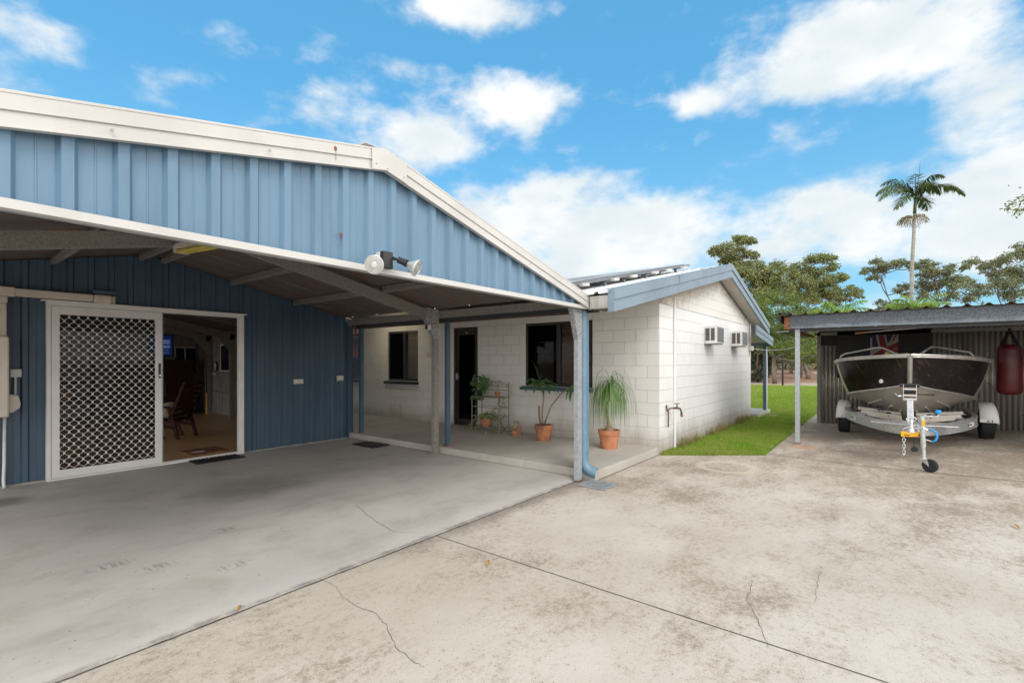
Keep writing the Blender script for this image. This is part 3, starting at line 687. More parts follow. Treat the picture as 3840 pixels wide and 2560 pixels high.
for k in range(1, 9): mb.add([(-1+k*.75, 8.26, .0308), (-.993+k*.75, 8.26, .0308), (-.993+k*.75, 16.2, .0308), (-1+k*.75, 16.2, .0308)], [(0, 1, 2, 3)])
mb.build('grout_lines', 'pvc', sh)
mb = MB(); sheet_y(mb, -1.2, 2.2, 8.262, 16.4, zr); sheet_y(mb, 2.2, 5.52, 8.262, 16.4, zr); mb.build('roof', 'roofunder', sh, solid=.001)
for y in (10.9, 13.5, 15.1):
    for i in (1, -1):
        mb = MB(); xe = 5.40 if i == 1 else -1.1; csec(mb, (2.2, y, rz(2.2)-.05), (xe, y, rz(xe)-.05), .17, .07); mb.build('rafter', 'galvd', sh)
    mb = MB(); mb.box(5.30, 5.45, y, y+.075, .03, 2.2); mb.prism([(5.3, y-.004, 2.25), (4.98, y-.004, 2.12), (5.3, y-.004, 1.75)], (0, .003, 0)); mb.build('column', 'galvd', sh)
mb = MB()
for z in (.62, 1.17): mb.box(5.40, 5.454, 8.4, 15.05, z, z+.045)
mb.box(3.0, 5.4, 16.1, 16.16, 1.15, 1.21); mb.build('wall_girt', 'galvd', sh)
for (a, c_) in (((5.44, 13.88, 1.22), (5.44, 14.45, 1.95)),):
    mb = MB()
    x = 5.43; y0, y1, z0, z1 = 13.85, 14.5, 1.21, 1.97
    mb.box(x, x+.02, y0, y1, z1-.045, z1); mb.box(x, x+.02, y0, y1, z0, z0+.045); mb.box(x, x+.02, y0, y0+.045, z0+.045, z1-.045); mb.box(x, x+.02, y1-.045, y1, z0+.045, z1-.045)
    wi = mb.build('window', 'white', sh); mb = MB().box(x+.012, x+.016, y0+.045, y1-.045, z0+.045, z1-.045); mb.build('pane', 'pan', wi)
mb = MB(); y = 16.12; x0, x1, z0, z1 = 4.85, 5.38, 1.2, 1.92
mb.box(x0, x1, y, y+.03, z1-.04, z1); mb.box(x0, x0+.03, y, y+.03, z0, z1-.04); mb.box((x0+x1)/2-.015, (x0+x1)/2+.015, y, y+.03, z0, z1-.04); mb.box(x0, x1, y, y+.03, z0-.03, z0)
wi = mb.build('window', 'white', sh); mb = MB().box(x0+.03, x1, y+.012, y+.02, z0, z1-.04); mb.build('pane', 'pan', wi)
# white sliding door frame + security screen
dr = MB()
dr.box(1.105, 1.145, 8.15, 8.28, .034, 2.195); dr.box(3.37, 3.41, 8.15, 8.28, .034, 2.195); dr.box(1.105, 3.41, 8.152, 8.28, 2.196, 2.245)
dr.box(1.06, 3.455, 8.14, 8.235, 2.2455, 2.262); dr.box(1.105, 3.41, 8.15, 8.28, .014, .033)
for k, y in enumerate((8.175, 8.20, 8.225, 8.25)): dr.box(1.15, 3.37, y, y+.006, .0335, .043); dr.box(3.345, 3.3695, y, y+.007, .044, 2.19)
door = dr.build('door_frame', 'white', sh, bevel=.002)
mb = MB(); y0, y1 = 8.155, 8.172; zb, zt = .046, 2.192
x0, x1 = 1.150, 2.300
mb.box(x0, x0+.075, y0, y1, zb, zt); mb.box(x1-.078, x1, y0, y1, zb, zt); mb.box(x0+.0751, x1-.0781, y0, y1, zt-.105, zt); mb.box(x0+.0751, x1-.0781, y0, y1, zb, zb+.09)
mb.box(x0+.066, x0+.0749, y0-.003, y0, zb+.08, zt-.095)
sd = mb.build('sliding_panel', 'white', sh, bevel=.002)
def grille(mb, xa, xb, za, zb_, y):
    n = int((xb-xa)/.0455); hgt = .104
    for i in range(n+1):
        xc = xa+.0228+i*.0455; sgn = 1 if i % 2 else -1; pts = []; z = za; k = 0
        seq = [(-1, -.007), (-1, .007), (-.62, .018), (.62, .034), (1, .045), (1, .059), (.62, .070), (-.62, .086)]
        while z < zb_+.11:
            for a, h in seq:
                zz = za+k*hgt+h
                if za-.001 <= zz <= zb_: pts.append((min(max(xc+sgn*a*.0205, xa), xb), y, zz))
            k += 1; z = za+k*hgt
        L = [(p[0]-.0042, y-.001, p[2]) for p in pts]; Rr = [(p[0]+.0042, y-.001, p[2]) for p in pts]
        L2 = [(p[0]-.0042, y+.003, p[2]) for p in pts]; R2 = [(p[0]+.0042, y+.003, p[2]) for p in pts]
        mb.grid([L, Rr, R2, L2, L])
        for p in pts:
            pass
    # nodes
    for j in range(int((zb_-za)/.052)+1):
        for i in range(-1, n+1):
            if (i+j) % 2 == 0:
                xx = xa+.0455*(i+1); zz = za+j*.052
                if xa < xx < xb and za < zz < zb_: mb.lathe([(.0115, -.002), (.009, .004), (0, .0055)], (xx, y, zz), 8, axis=(0, -1, 0))
mb = MB(); grille(mb, x0+.075, x1-.078, zb+.09, zt-.105, 8.166); mb.build('grille', 'white', sd, solid=0)
mb = MB(); mb.box(2.258, 2.284, 8.140, 8.1549, 1.26, 1.47); hd = mb.build('handle', 'black', sd, bevel=.006)
mb = MB(); mb.cyl((2.271, 8.1395, 1.30), (2.271, 8.135, 1.30), .009, n=10); mb.build('keyhole', 'chrome', hd)
mb = MB().box(1.155, 2.32, 8.235, 8.241, .05, 2.19); mb.build('glass_panel', 'doorglass', sh)
mb = MB(); mb.box(2.30, 2.335, 8.228, 8.248, .05, 2.19); mb.build('glass_stile', 'galv', sh)
# ---- things inside the shed
t = thing('television', 'flat television showing a blue screen above the dark wood cabinet', 'television', (3.9, 15.1, 1.62))
MB().box(3.95, 4.50, 15.05, 15.10, 1.62, 2.20).build('case', 'black', t, bevel=.004); MB().box(3.98, 4.47, 15.046, 15.0495, 1.65, 2.17).build('screen', 'screen', t)
mb = MB()
for z, a, c_ in ((2.04, 4.27, 4.42), (2.0, 4.27, 4.42), (1.96, 4.27, 4.42), (1.89, 4.27, 4.42), (1.855, 4.27, 4.42), (1.78, 4.30, 4.39), (1.72, 4.28, 4.40)): mb.box(a, c_, 15.043, 15.0455, z, z+(.022 if z > 1.8 else .010))
mb.build('screen_lines', 'screentext', t)
MB().box(4.1, 4.3, 15.06, 15.2, 1.545, 1.62).build('stand', 'black', t)
t = thing('cabinet', 'tall dark red wood cabinet standing against the far shed wall', 'cabinet', (4.2, 15.6, .03))
mb = MB(); mb.box(3.3, 5.03, 15.25, 15.85, .03, 1.51); mb.box(3.27, 5.06, 15.22, 15.86, 1.5101, 1.545); mb.build('carcass', 'wood', t, bevel=.004)
mb = MB(); mb.box(4.32, 4.62, 15.232, 15.2499, .12, 1.45); mb.build('door', 'wood', t, bevel=.004)
mb = MB(); mb.box(3.5, 4.25, 15.232, 15.2495, .2, 1.4); mb.build('glass_front', 'pan', t)
MB().box(4.36, 4.385, 15.20, 15.231, .55, .95).build('handle', 'brass', t, bevel=.004)
tag(MB().lathe([(.001, 0), (.035, .0), (.05, .02), (.03, .07), (.012, .12), (.015, .16), (0, .17)], (4.72, 15.5, 1.546), 12).build('ornament', 'brass', smooth=True), 'small brass ornament standing on top of the dark cabinet', 'ornament')
# reclining timber chair seen from behind its right side
t = thing('timber_chair', 'dark slatted timber armchair on the tan tiles inside the shed', 'chair', (3.25, 10.95, .03))
fw = Vector((-.616, .788, 0)); sd_ = Vector((.788, .616, 0)); O = Vector((3.22, 10.85, .03))
def L3(f, s_, z): return O+fw*f+sd_*s_+Vector((0, 0, z))
for s_ in (-.26, .26):
    mb = MB(); mb.bar(L3(-.02, s_, 0.), L3(.28, s_, .62), .03, .07, up=fw); mb.build('leg', 'wood', t)
    mb = MB(); mb.bar(L3(-.30, s_, .0), L3(-.12, s_, .62), .03, .06, up=fw); mb.build('leg', 'wood', t)
    mb = MB(); mb.bar(L3(-.22, s_*1.03, .60), L3(.38, s_*1.03, .63), .06, .025); mb.build('armrest', 'wood', t)
    mb = MB(); mb.bar(L3(-.25, s_, .22), L3(.3, s_, .30), .03, .06); mb.build('side_rail', 'wood', t)
mb = MB()
for k in range(8):
    q = k/7; mb.bar(L3(-.16-.24*q, -.24, .36+.68*q), L3(-.16-.24*q, .24, .36+.68*q), .072, .02, up=(fw+Vector((0, 0, .35))))
for s_ in (-.26, .26): mb.bar(L3(-.12, s_, .30), L3(-.42, s_, 1.07), .03, .05, up=fw)
mb.build('backrest', 'wood', t)
mb = MB()
for k in range(6): mb.bar(L3(-.12+k*.08, -.25, .34+k*.012), L3(-.12+k*.08, .25, .34+k*.012), .06, .02)
mb.build('seat', 'wood', t)
tag(MB().sphere(L3(.02, 0, .52), .2, 16, (1, .8, .85)).build('cushion', 'cloth', smooth=True), 'cream cushion lying on the dark timber chair', 'cushion')
mb = MB(); mb.box(2.80, 3.34, 8.52, 9.05, .031, .045); o = mb.build('doormat', 'coir', bevel=.004); tag(o, 'brown coir doormat on the tiles just inside the open door', 'doormat')
mb = MB(); mb.sphere((2.95, 8.72, .045), .09, 10, (1.2, .8, .02)); mb.build('mat_print', 'oldwhite', o)
t = thing('wall_clock', 'dark oval clock hung on the pale wall inside the shed', 'clock', (5.43, 14.85, 1.2))
MB().lathe([(.11, 0), (.11, .02), (.08, .03)], (5.452, 14.78, 1.36), 18, axis=(-1, 0, 0), sc_=(.9, 1.2)).build('rim', 'black', t); MB().lathe([(.08, .0305), (.0, .031)], (5.452, 14.78, 1.36), 18, axis=(-1, 0, 0), sc_=(.9, 1.2)).build('face', 'oldwhite', t)
tag(MB().box(5.42, 5.453, 14.82, 15.0, 1.12, 1.21).build('switch_box', 'oldwhite', bevel=.004), 'small pale switch box under the clock inside the shed', 'switch box')
t = thing('pool_cue', 'cue leaning upright beside the steel column inside the shed', 'cue', (5.2, 14.9, .03))
MB().cyl((5.22, 14.82, .03), (5.26, 14.95, .62), .022, .016, 8).build('grip', 'yellow', t); MB().cyl((5.26, 14.95, .62), (5.30, 15.05, 1.62), .015, .010, 8).build('shaft', 'wood', t); MB().sphere((5.30, 15.05, 1.64), .03, 8).build('tip', 'black', t)
t = thing('shelf_unit', 'dark wood shelf full of boxes behind the diamond security screen', 'shelf', (1.6, 15.7, .03))
mb = MB(); mb.box(.2, 3.0, 15.6, 15.95, .03, .06); mb.box(.2, .24, 15.6, 15.95, .06, 2.1); mb.box(2.96, 3.0, 15.6, 15.95, .06, 2.1)
for z in (.5, .95, 1.4, 1.85): mb.box(.24, 2.96, 15.6, 15.95, z, z+.03)
mb.build('frame', 'wood', t)
for k in range(16):
    x = .35+(k % 8)*.33; z = (.531, .981, 1.431, 1.881)[(k*3+k//8) % 4 if k > 7 else (k*2) % 4]; h = random.uniform(.12, .3)
    tag(MB().box(x, x+random.uniform(.12, .26), 15.62, 15.85, z, z+h).build('storage_box', random.choice(['lwood', 'coir', 'oldwhite', 'terra', 'postblue', 'pvc']), bevel=.005),
        'small box standing on the dark shelf behind the security screen', 'box', 'boxes on the shelf behind the screen')
t = thing('wall_sign', 'pale sign with two letters seen through the security screen', 'sign', (1.7, 15.45, 1.3))
MB().box(1.35, 2.35, 15.50, 15.52, 1.25, 1.85).build('panel', 'pvc', t); text_obj('C', .2, 'ink', t, (1.75, 15.498, 1.6), (1, 0, 0), (0, 0, 1)); text_obj('R', .2, 'ink', t, (2.05, 15.498, 1.6), (1, 0, 0), (0, 0, 1))
# ---- things fixed on the blue wall
def arc(c, r, a0, a1, n, f): return [f(c, r, a0+(a1-a0)*k/n) for k in range(n+1)]
t = thing('pipe_duct', 'beige plastic duct running along the blue wall above the sliding door', 'pipe duct', (1.2, 8.2, 1.78))
mb = MB(); mb.box(.80, 1.54, 8.11, 8.20, 2.272, 2.366); mb.build('straight_duct', 'pvc', t, bevel=.012)
mb = MB(); mb.box(1.541, 1.74, 8.105, 8.20, 2.262, 2.376); mb.build('end_cover', 'pvc', t, bevel=.03)
mb = MB(); mb.box(.64, .835, 8.10, 8.20, 2.262, 2.376); mb.box(.64, .772, 8.10, 8.20, 2.18, 2.2619); mb.build('elbow_cover', 'pvc', t, bevel=.012)
mb = MB(); mb.box(.65, .765, 8.11, 8.20, 1.79, 2.179); mb.build('vertical_duct', 'pvc', t, bevel=.012)
for x in (1.765,): mb = MB().box(1.742, 1.775, 8.15, 8.203, 2.268, 2.37).build('flange', 'pvc', t, bevel=.006)
tag(MB().box(1.54, 1.775, 8.12, 8.2, 2.386, 2.43).build('cover_plate', 'postblue', bevel=.003), 'small dark blue flashing plate above the end of the beige duct', 'plate')
t = thing('air_conditioner', 'beige outdoor unit cut by the left picture edge on the blue wall', 'air conditioner', (.5, 8.1, .85))
MB().box(.1, .765, 7.90, 8.20, .86, 1.788).build('casing', 'pvc', t, bevel=.02); MB().prism([(.766, 8.0, 1.12), (.85, 8.0, 1.10), (.868, 8.0, 1.0), (.86, 8.0, .95), (.80, 8.0, .90), (.766, 8.0, .90)], (0, .16, 0)).build('valve_cover', 'pvc', t, bevel=.012)
mb = MB()
for k in range(8): mb.box(.15, .70, 7.895, 7.8999, .95+k*.1, .98+k*.1)
mb.build('louvre', 'pvc', t); 
t = thing('isolator_switch', 'small square grey isolator switch on the blue wall by the beige unit', 'switch', (.84, 8.15, 1.31))
MB().box(.795, .888, 8.13, 8.20, 1.31, 1.405).build('box', 'oldwhite', t, bevel=.006); MB().lathe([(.032, 0), (.03, .012), (0, .014)], (.842, 8.13, 1.36), 16, axis=(0, -1, 0)).build('knob', 'oldwhite', t); MB().cyl((.84, 8.185, 1.10), (.842, 8.185, 1.31), .012).build('conduit', 'oldwhite', t)
tag(MB().tube([(.752, 8.17, .86), (.748, 8.17, .3), (.742, 8.17, .10), (.742, 8.12, .016)], .016, 10).build('drain_pipe', 'oldwhite', smooth=True), 'thin white drain pipe running down to the slab at the left edge', 'pipe')
for (x0, x1, z0, z1, lab, k) in ((4.245, 4.415, 1.10, 1.185, 'wide double power outlet on the blue wall right of the sliding door', 2), (5.085, 5.215, 1.13, 1.225, 'small power outlet near the right corner of the blue wall', 1)):
    t = thing('power_outlet', lab, 'outlet', ((x0+x1)/2, 8.2, z0), 'power outlets on the blue wall')
    MB().box(x0, x1, 8.165, 8.204, z0, z1).build('housing', 'pvc', t, bevel=.005)
    for j in range(k):
        xx = x0+(x1-x0)*((j+.5)/k); MB().box(xx-.022, xx+.022, 8.158, 8.1649, z0+.03, z1-.014).build('socket_flap', 'oldwhite', t, bevel=.003)
def rubmat(x0, x1, y0, y1, label):
    mb = MB(); mb.box(x0, x1, y0, y1, .0146, .024); n = int((x1-x0)/.055)
    for k in range(n): mb.box(x0+k*.055+.008, x0+k*.055+.04, y0-.012, y1+.012, .0241, .034)
    for k in range(int((y1-y0)/.09)): mb.box(x0-.005, x1+.005, y0+.03+k*.09, y0+.05+k*.09, .0341, .038)
    tag(mb.build('rubber_mat', 'black', bevel=.003), label, 'rubber mat', 'black rubber mats on the carport slab')
rubmat(2.62, 3.29, 7.80, 8.12, 'black ribbed rubber mat at the sill of the open sliding door'); rubmat(4.96, 5.33, 6.90, 7.50, 'black ribbed rubber mat against the patio step')
# twin floodlight
t = thing('floodlight', 'twin reflector floodlight with black bracket on the blue gable', 'floodlight', (2.2, 2.93, 2.18))
MB().box(2.150, 2.236, 2.905, 2.955, 2.178, 2.30).build('junction_box', 'oldwhite', t, bevel=.004); MB().box(2.150, 2.238, 2.862, 2.9045, 2.178, 2.302).build('base_plate', 'black', t, bevel=.006)
def flood(a, c_):           # a socket start, c_ lens centre
    a, c_ = Vector(a), Vector(c_); d = (c_-a).normalized(); L = (c_-a).length
    MB().lathe([(.007, -.05), (.007, 0), (.012, .002), (.024, .006), (.024, .062), (.028, .064), (.028, .078), (.012, .079)], a, 18, axis=d).build('lamp_holder', 'black', t, smooth='auto')
    MB().lathe([(.016, 0), (.022, .012), (.040, .037), (.058, .064), (.064, .074), (.064, .080), (.061, .082), (.060, .079), (.0, .079)], c_-d*.085, 28, axis=d).build('reflector_bulb', 'lamp', t, smooth='auto')
    MB().lathe([(.0595, .0795), (.045, .083), (.02, .0845), (0, .085)], c_-d*.085, 28, axis=d).build('lens', 'lens', t, smooth='auto'); MB().lathe([(.018, .0), (.016, .001), (.0, .001)], c_+d*.0005, 14, axis=d).build('lens_centre', 'lamp', t)
p = at(1402, 992, 3.20); ax_ = Vector((-.72, -.66, -.2)).normalized(); flood(p-ax_*.165, p)
p0 = Vector((2.262, 2.842, 2.252)); dd_ = (Vector((.616, -.788, 0))*.93+Vector((.0, .0, -.42))+Vector((-.788, -.616, 0))*.12).normalized(); flood(p0, p0+dd_*.17)
MB().sphere((2.243, 2.85, 2.254), .014, 10).build('swivel', 'black', t, smooth=True)
t = thing('fluorescent_light', 'old yellowed double tube light hung below the carport ridge', 'light', (1.66, 5.0, 2.72))
pa, pb = Vector((1.62, 5.12, 2.535)), Vector((1.90, 4.42, 2.57))
pa, pb = at(680, 945, 4.75), at(800, 922, 4.05)
dv = (pb-pa).normalized(); sv = dv.cross(Vector((0, 0, 1))).normalized()
MB().bar(pa+Vector((0, 0, .05)), pb+Vector((0, 0, .05)), .11, .05).build('body', 'pvc', t, bevel=.004)
for s_ in (-.032, .032): MB().cyl(pa+sv*s_, pb+sv*s_, .018, n=10).build('tube', 'yell_lamp', t, smooth='auto')
MB().bar(pa-dv*.02+Vector((0, 0, .02)), pa+dv*.01+Vector((0, 0, .02)), .13, .07).build('end_cap', 'pvc', t)
mb = MB(); mb.cyl(pa+Vector((0, 0, .07)), (pa.x, pa.y, zr(pa.x)), .004, n=6); mb.cyl(pb+Vector((0, 0, .07)), (pb.x, pb.y, zr(pb.x)), .004, n=6); mb.build('hanger', 'galv', t)
# security camera on the knee brace
t = thing('security_camera', 'small white security camera with black face on the carport knee', 'camera', (5.08, 5.62, 2.0))
MB().box(5.005, 5.075, 5.56, 5.62, 1.985, 2.065).build('body', 'oldwhite', t, bevel=.012); MB().box(4.998, 5.0049, 5.562, 5.618, 1.99, 2.06).build('face', 'black', t, bevel=.008)
MB().sphere((5.095, 5.62, 2.045), .025, 12).build('ball_mount', 'oldwhite', t, smooth=True)
# wind chime
t = thing('wind_chime', 'rusty wind chime with copper tubes hanging at the blue wall corner', 'wind chime', (5.40, 8.0, 1.55))
mb = MB(); mb.cyl((5.36, 7.99, 2.22), (5.36, 7.99, 2.17), .003, n=6)
for k in range(5): mb.lathe([(.012, 0), (.015, .003), (.012, .006), (.009, .003), (.012, 0)], (5.36, 7.99, 2.14-k*.025), 10, axis=(1, k % 2, 0))
mb.build('chain', 'rust', t); MB().sphere((5.34, 8.0, 2.13), .035, 10, (1, .3, 1)).build('top_ornament', 'rust', t)
MB().lathe([(.03, 0), (.03, .006), (.02, .006)], (5.36, 7.99, 2.0), 14, axis=(1, .4, 0)).build('ring', 'rust', t); MB().lathe([(.07, 0), (.07, .008), (0, .009)], (5.36, 7.99, 1.87), 14).build('disc', 'rust', t)
for dx_, z0 in ((-.045, 1.58), (.03, 1.56)): MB().cyl((5.36+dx_, 7.99, z0), (5.36+dx_*.9, 7.99, 1.81), .009, n=8).build('tube', 'copper', t)
# ================================================================ HOUSE
hs = thing('house', 'white painted block house with grey blue gable fascia and white metal roof', 'house', (10.8, 8, 0))
def wall_open(mb, x0, x1, y0, y1, z0, z1, ops):      # wall slab along Y with openings (ya, yb, za, zb)
    ys = sorted({y0, y1}|{o[0] for o in ops}|{o[1] for o in ops}); zs = sorted({z0, z1}|{o[2] for o in ops}|{o[3] for o in ops})
    for a, c_ in zip(ys, ys[1:]):
        for d, e in zip(zs, zs[1:]):
            my, mz = (a+c_)/2, (d+e)/2
            if any(o[0] < my < o[1] and o[2] < mz < o[3] for o in ops): continue
            mb.add([(x0, a, d), (x0, c_, d), (x0, c_, e), (x0, a, e)], [(0, 3, 2, 1)])
    for o in ops:
        a, c_, d, e = o
        mb.add([(x0, a, d), (x1, a, d), (x1, a, e), (x0, a, e)], [(0, 1, 2, 3)]); mb.add([(x0, c_, d), (x1, c_, d), (x1, c_, e), (x0, c_, e)], [(3, 2, 1, 0)])
        mb.add([(x0, a, e), (x0, c_, e), (x1, c_, e), (x1, a, e)], [(0, 1, 2, 3)]); mb.add([(x0, a, d), (x0, c_, d), (x1, c_, d), (x1, a, d)], [(3, 2, 1, 0)])
OPS = [(4.043, 5.519, 1.028, 2.228), (6.749, 7.473, .12, 2.228), (8.632, 9.768, 1.028, 2.228), (10.806, 12.2, 1.028, 2.228)]
mb = MB(); wall_open(mb, 7.465, 7.585, 2.846, 13.2, -.1, 2.75, OPS); mb.build('front_wall', 'blockY', hs)
mb = MB(); mb.add([(7.465, 2.846, -.1), (14.05, 2.846, -.1), (14.05, 2.846, 2.428), (7.465, 2.846, 2.428)], [(0, 1, 2, 3)]); mb.build('end_wall', 'blockX', hs)
mb = MB(); mb.box(14.045, 14.05, 2.847, 13.2, -.1, 2.6); mb.box(7.466, 14.044, 13.19, 13.2, -.1, 2.9); mb.build('rear_wall', 'blockY', hs)
def zh(x): return 3.52-.2125*(10.88-x) if x < 10.88 else 3.52-.2476*(x-10.88)
mb = MB()
for z0, z1 in ((2.43, 2.575), (2.578, 2.785), (2.788, 2.985), (2.988, 3.3)):   # lapped gable boards
    yo = 2.838
    def ext(z): return (max(7.48, 10.88-(3.25-z)/.2125), min(14.04, 10.88+(3.25-z)/.2476))
    a0, a1 = ext(z0); b0, b1 = ext(min(z1, 3.25)); 
    if z1 > 3.25: mb.prism([(a0, yo, z0), (a1, yo, z0), (10.88, yo, 3.25)], (0, .006, 0))
    else: mb.prism([(a0, yo, z0), (a1, yo, z0), (b1, yo, z1), (b0, yo, z1)], (0, .006, 0))
mb.box(7.48, 14.04, 2.846, 2.85, 2.43, 2.6)
mb.build('gable_boards', 'gablesheet', hs)
# soffit lining under the gable overhang and the raked patio ceiling
mb = MB()
for xa, xb in ((5.45, 10.88), (10.88, 14.98)):
    mb.add([(xa, 2.60, zh(xa)-.235), (xb, 2.60, zh(xb)-.235), (xb, 2.85, zh(xb)-.235), (xa, 2.85, zh(xa)-.235)], [(0, 1, 2, 3)])
mb.add([(5.55, 2.851, zh(5.55)-.235), (7.47, 2.851, zh(7.47)-.235), (7.47, 13.2, zh(7.47)-.235), (5.55, 13.2, zh(5.55)-.235)], [(0, 1, 2, 3)])
mb.add([(14.05, 2.851, zh(14.05)-.235), (14.98, 2.851, zh(14.98)-.235), (14.98, 13.2, zh(14.98)-.235), (14.05, 13.2, zh(14.05)-.235)], [(0, 1, 2, 3)])
mb.build('soffit', 'soffit', hs)
# roof sheets
mb = MB(); sheet_y(mb, 5.24, 10.88, 2.60, 2.96, zh, ph=.04, pitch=.19); sheet_y(mb, 5.46, 10.88, 2.9601, 13.4, zh, ph=.02, pitch=.19); sheet_y(mb, 10.88, 15.08, 2.60, 13.4, zh, ph=.04, pitch=.19)
mb.build('roof', 'roofwhite', hs, solid=.0015)
mb = MB(); mb.prism([(10.6, 2.58, zh(10.6)+.035), (10.88, 2.58, 3.56), (11.16, 2.58, zh(11.16)+.035), (10.88, 2.58, 3.555)], (0, 10.8, 0)); mb.build('ridge_capping', 'roofwhite', hs)
# barge boards
mb = MB()
for (xa, xb) in ((5.27, 10.88), (10.88, 15.06)):
    band(mb, xa, zh(xa), xb, zh(xb), -.040, .085, 2.555, 2.60); band(mb, xa, zh(xa), xb, zh(xb), .085, .235, 2.567, 2.60)
    band(mb, xa, zh(xa), xb, zh(xb), .078, .086, 2.549, 2.555); band(mb, xa, zh(xa), xb, zh(xb), -.048, -.040, 2.555, 2.72)
mb.box(5.262, 5.27, 2.56, 2.645, zh(5.27)-.235, zh(5.27)+.038)
mb.build('barge_board', 'barge', hs, bevel=.002)
mb = MB()
for x in (7.55, 10.35): band(mb, x, zh(x), x+.012, zh(x+.012), -.042, .088, 2.5535, 2.5545)
mb.build('barge_joint', 'dark', hs)
# gutter
mb = MB(); mb.box(5.285, 5.288, 2.66, 2.90, 2.150, 2.30); mb.box(5.288, 5.41, 2.66, 2.90, 2.150, 2.153); mb.box(5.41, 5.413, 2.66, 2.90, 2.153, 2.30); mb.box(5.285, 5.413, 2.657, 2.66, 2.15, 2.30)
mb.box(5.278, 5.285, 2.66, 2.90, 2.285, 2.303)
mb.build('gutter', 'alu', hs)
mb = MB(); mb.box(5.46, 5.54, 2.9, 8.29, 2.128, 2.20); mb.build('verandah_beam', 'brownbeam', hs)
mb = MB(); mb.box(5.415, 5.455, 2.95, 8.29, 2.15, 2.30); mb.build('eave_board', 'darkboard', hs)
mb = MB(); mb.box(15.09, 15.20, 2.62, 13.3, zh(15.06)-.16, zh(15.06)-.02); mb.build('rear_gutter', 'barge', hs)
for y, k in ((3.047, 0), (5.60, 1), (7.97, 2)):
    mb = MB().box(5.462, 5.532, y, y+.066, .12, 2.1275); pp = mb.build('patio_post', 'pipeblue' if k == 0 else 'postblue', hs, bevel=.003)
    MB().box(5.452, 5.542, y-.01, y+.076, .12, .135).build('post_shoe', 'rust' if k else 'oldwhite', pp)
# windows
def slats(mb, x, y0, y1, z0, z1, pitch=.046, tilt=1.12):
    z = z1
    while z > z0:
        mb.add([(x-.018, y0, z-.018*tilt), (x+.018, y0, z+.018*tilt), (x+.018, y1, z+.018*tilt), (x-.018, y1, z-.018*tilt)], [(0, 1, 2, 3)]); z -= pitch
def window(ya, yb, za, zb, mull, left, right, fmat, sillm='postblue'):
    x = 7.50; mb = MB(); f_ = .05
    mb.box(x, x+.06, ya, yb, zb-f_, zb); mb.box(x, x+.06, ya, yb, za, za+f_); mb.box(x, x+.06, ya, ya+f_, za+f_, zb-f_); mb.box(x, x+.06, yb-f_, yb, za+f_, zb-f_)
    mb.box(x-.012, x+.05, mull-.035, mull+.035, za+f_, zb-f_)
    wn = mb.build('window', fmat, hs, bevel=.003)
    mb = MB().box(x+.03, x+.034, ya+f_, mull-.035, za+f_, zb-f_); mb.build('pane', 'glass', wn)
    mb = MB().box(x+.012, x+.016, mull+.035, yb-f_, za+f_, zb-f_); mb.build('pane', 'dglass', wn)
    mb = MB(); slats(mb, x+.085, ya+.03, mull-.02, za+.05, zb-.06); mb.build('blind', right, wn, solid=.002)
    mb = MB(); slats(mb, x+.085, mull+.0, yb-.03, za+.05, zb-.06); mb.build('blind', left, wn, solid=.002)
    mb = MB(); mb.prism([(7.385, ya-.02, za-.075), (7.50, ya-.02, za-.075), (7.50, ya-.02, za+.0), (7.385, ya-.02, za-.025)], (0, yb-ya+.09, 0)); mb.build('sill', sillm, wn, bevel=.004)
    MB().box(x+.13, x+.14, ya, yb, za, zb).build('room_shade_panel', 'darkboard', wn)  # dark panel standing in for the shade of the room
window(4.043, 5.519, 1.028, 2.228, 4.77, 'blindd', 'blindd2' if 'blindd2' in MAT else 'blindd', 'brownf')
window(8.632, 9.768, 1.028, 2.228, 9.16, 'blindd', 'blind', 'blackmet', 'blackmet')
window(10.806, 12.2, 1.028, 2.228, 11.5, 'blindd', 'blind', 'blackmet', 'blackmet')
# front door with security screen
x = 7.49; mb = MB(); mb.box(x, x+.08, 6.749, 6.80, .122, 2.228); mb.box(x, x+.08, 7.422, 7.473, .122, 2.228); mb.box(x, x+.08, 6.80, 7.422, 2.165, 2.228)
fd = mb.build('front_door', 'brownf', hs, bevel=.003)
mb = MB(); mb.box(x+.02, x+.05, 6.805, 6.875, .13, 2.16); mb.box(x+.02, x+.05, 7.345, 7.417, .13, 2.16); mb.box(x+.02, x+.05, 6.8751, 7.3449, 2.07, 2.16); mb.box(x+.02, x+.05, 6.8751, 7.3449, .13, .25); mb.build('screen_frame', 'brownf', fd, bevel=.003)
MB().box(x+.032, x+.038, 6.876, 7.344, .251, 2.069).build('screen_mesh', 'dglass', fd); MB().box(x+.075, x+.1, 6.8, 7.42, .13, 2.16).build('door_leaf', 'darkboard', fd)
mb = MB(); mb.box(x-.02, x+.0199, 7.36, 7.40, 1.10, 1.24); mb.bar((x-.03, 7.38, 1.17), (x-.03, 7.28, 1.17), .015, .015); mb.build('handle', 'galv', fd, bevel=.003)
MB().sphere((x+.03, 7.11, 2.115), .022, 10).build('closer', 'oldwhite', fd)
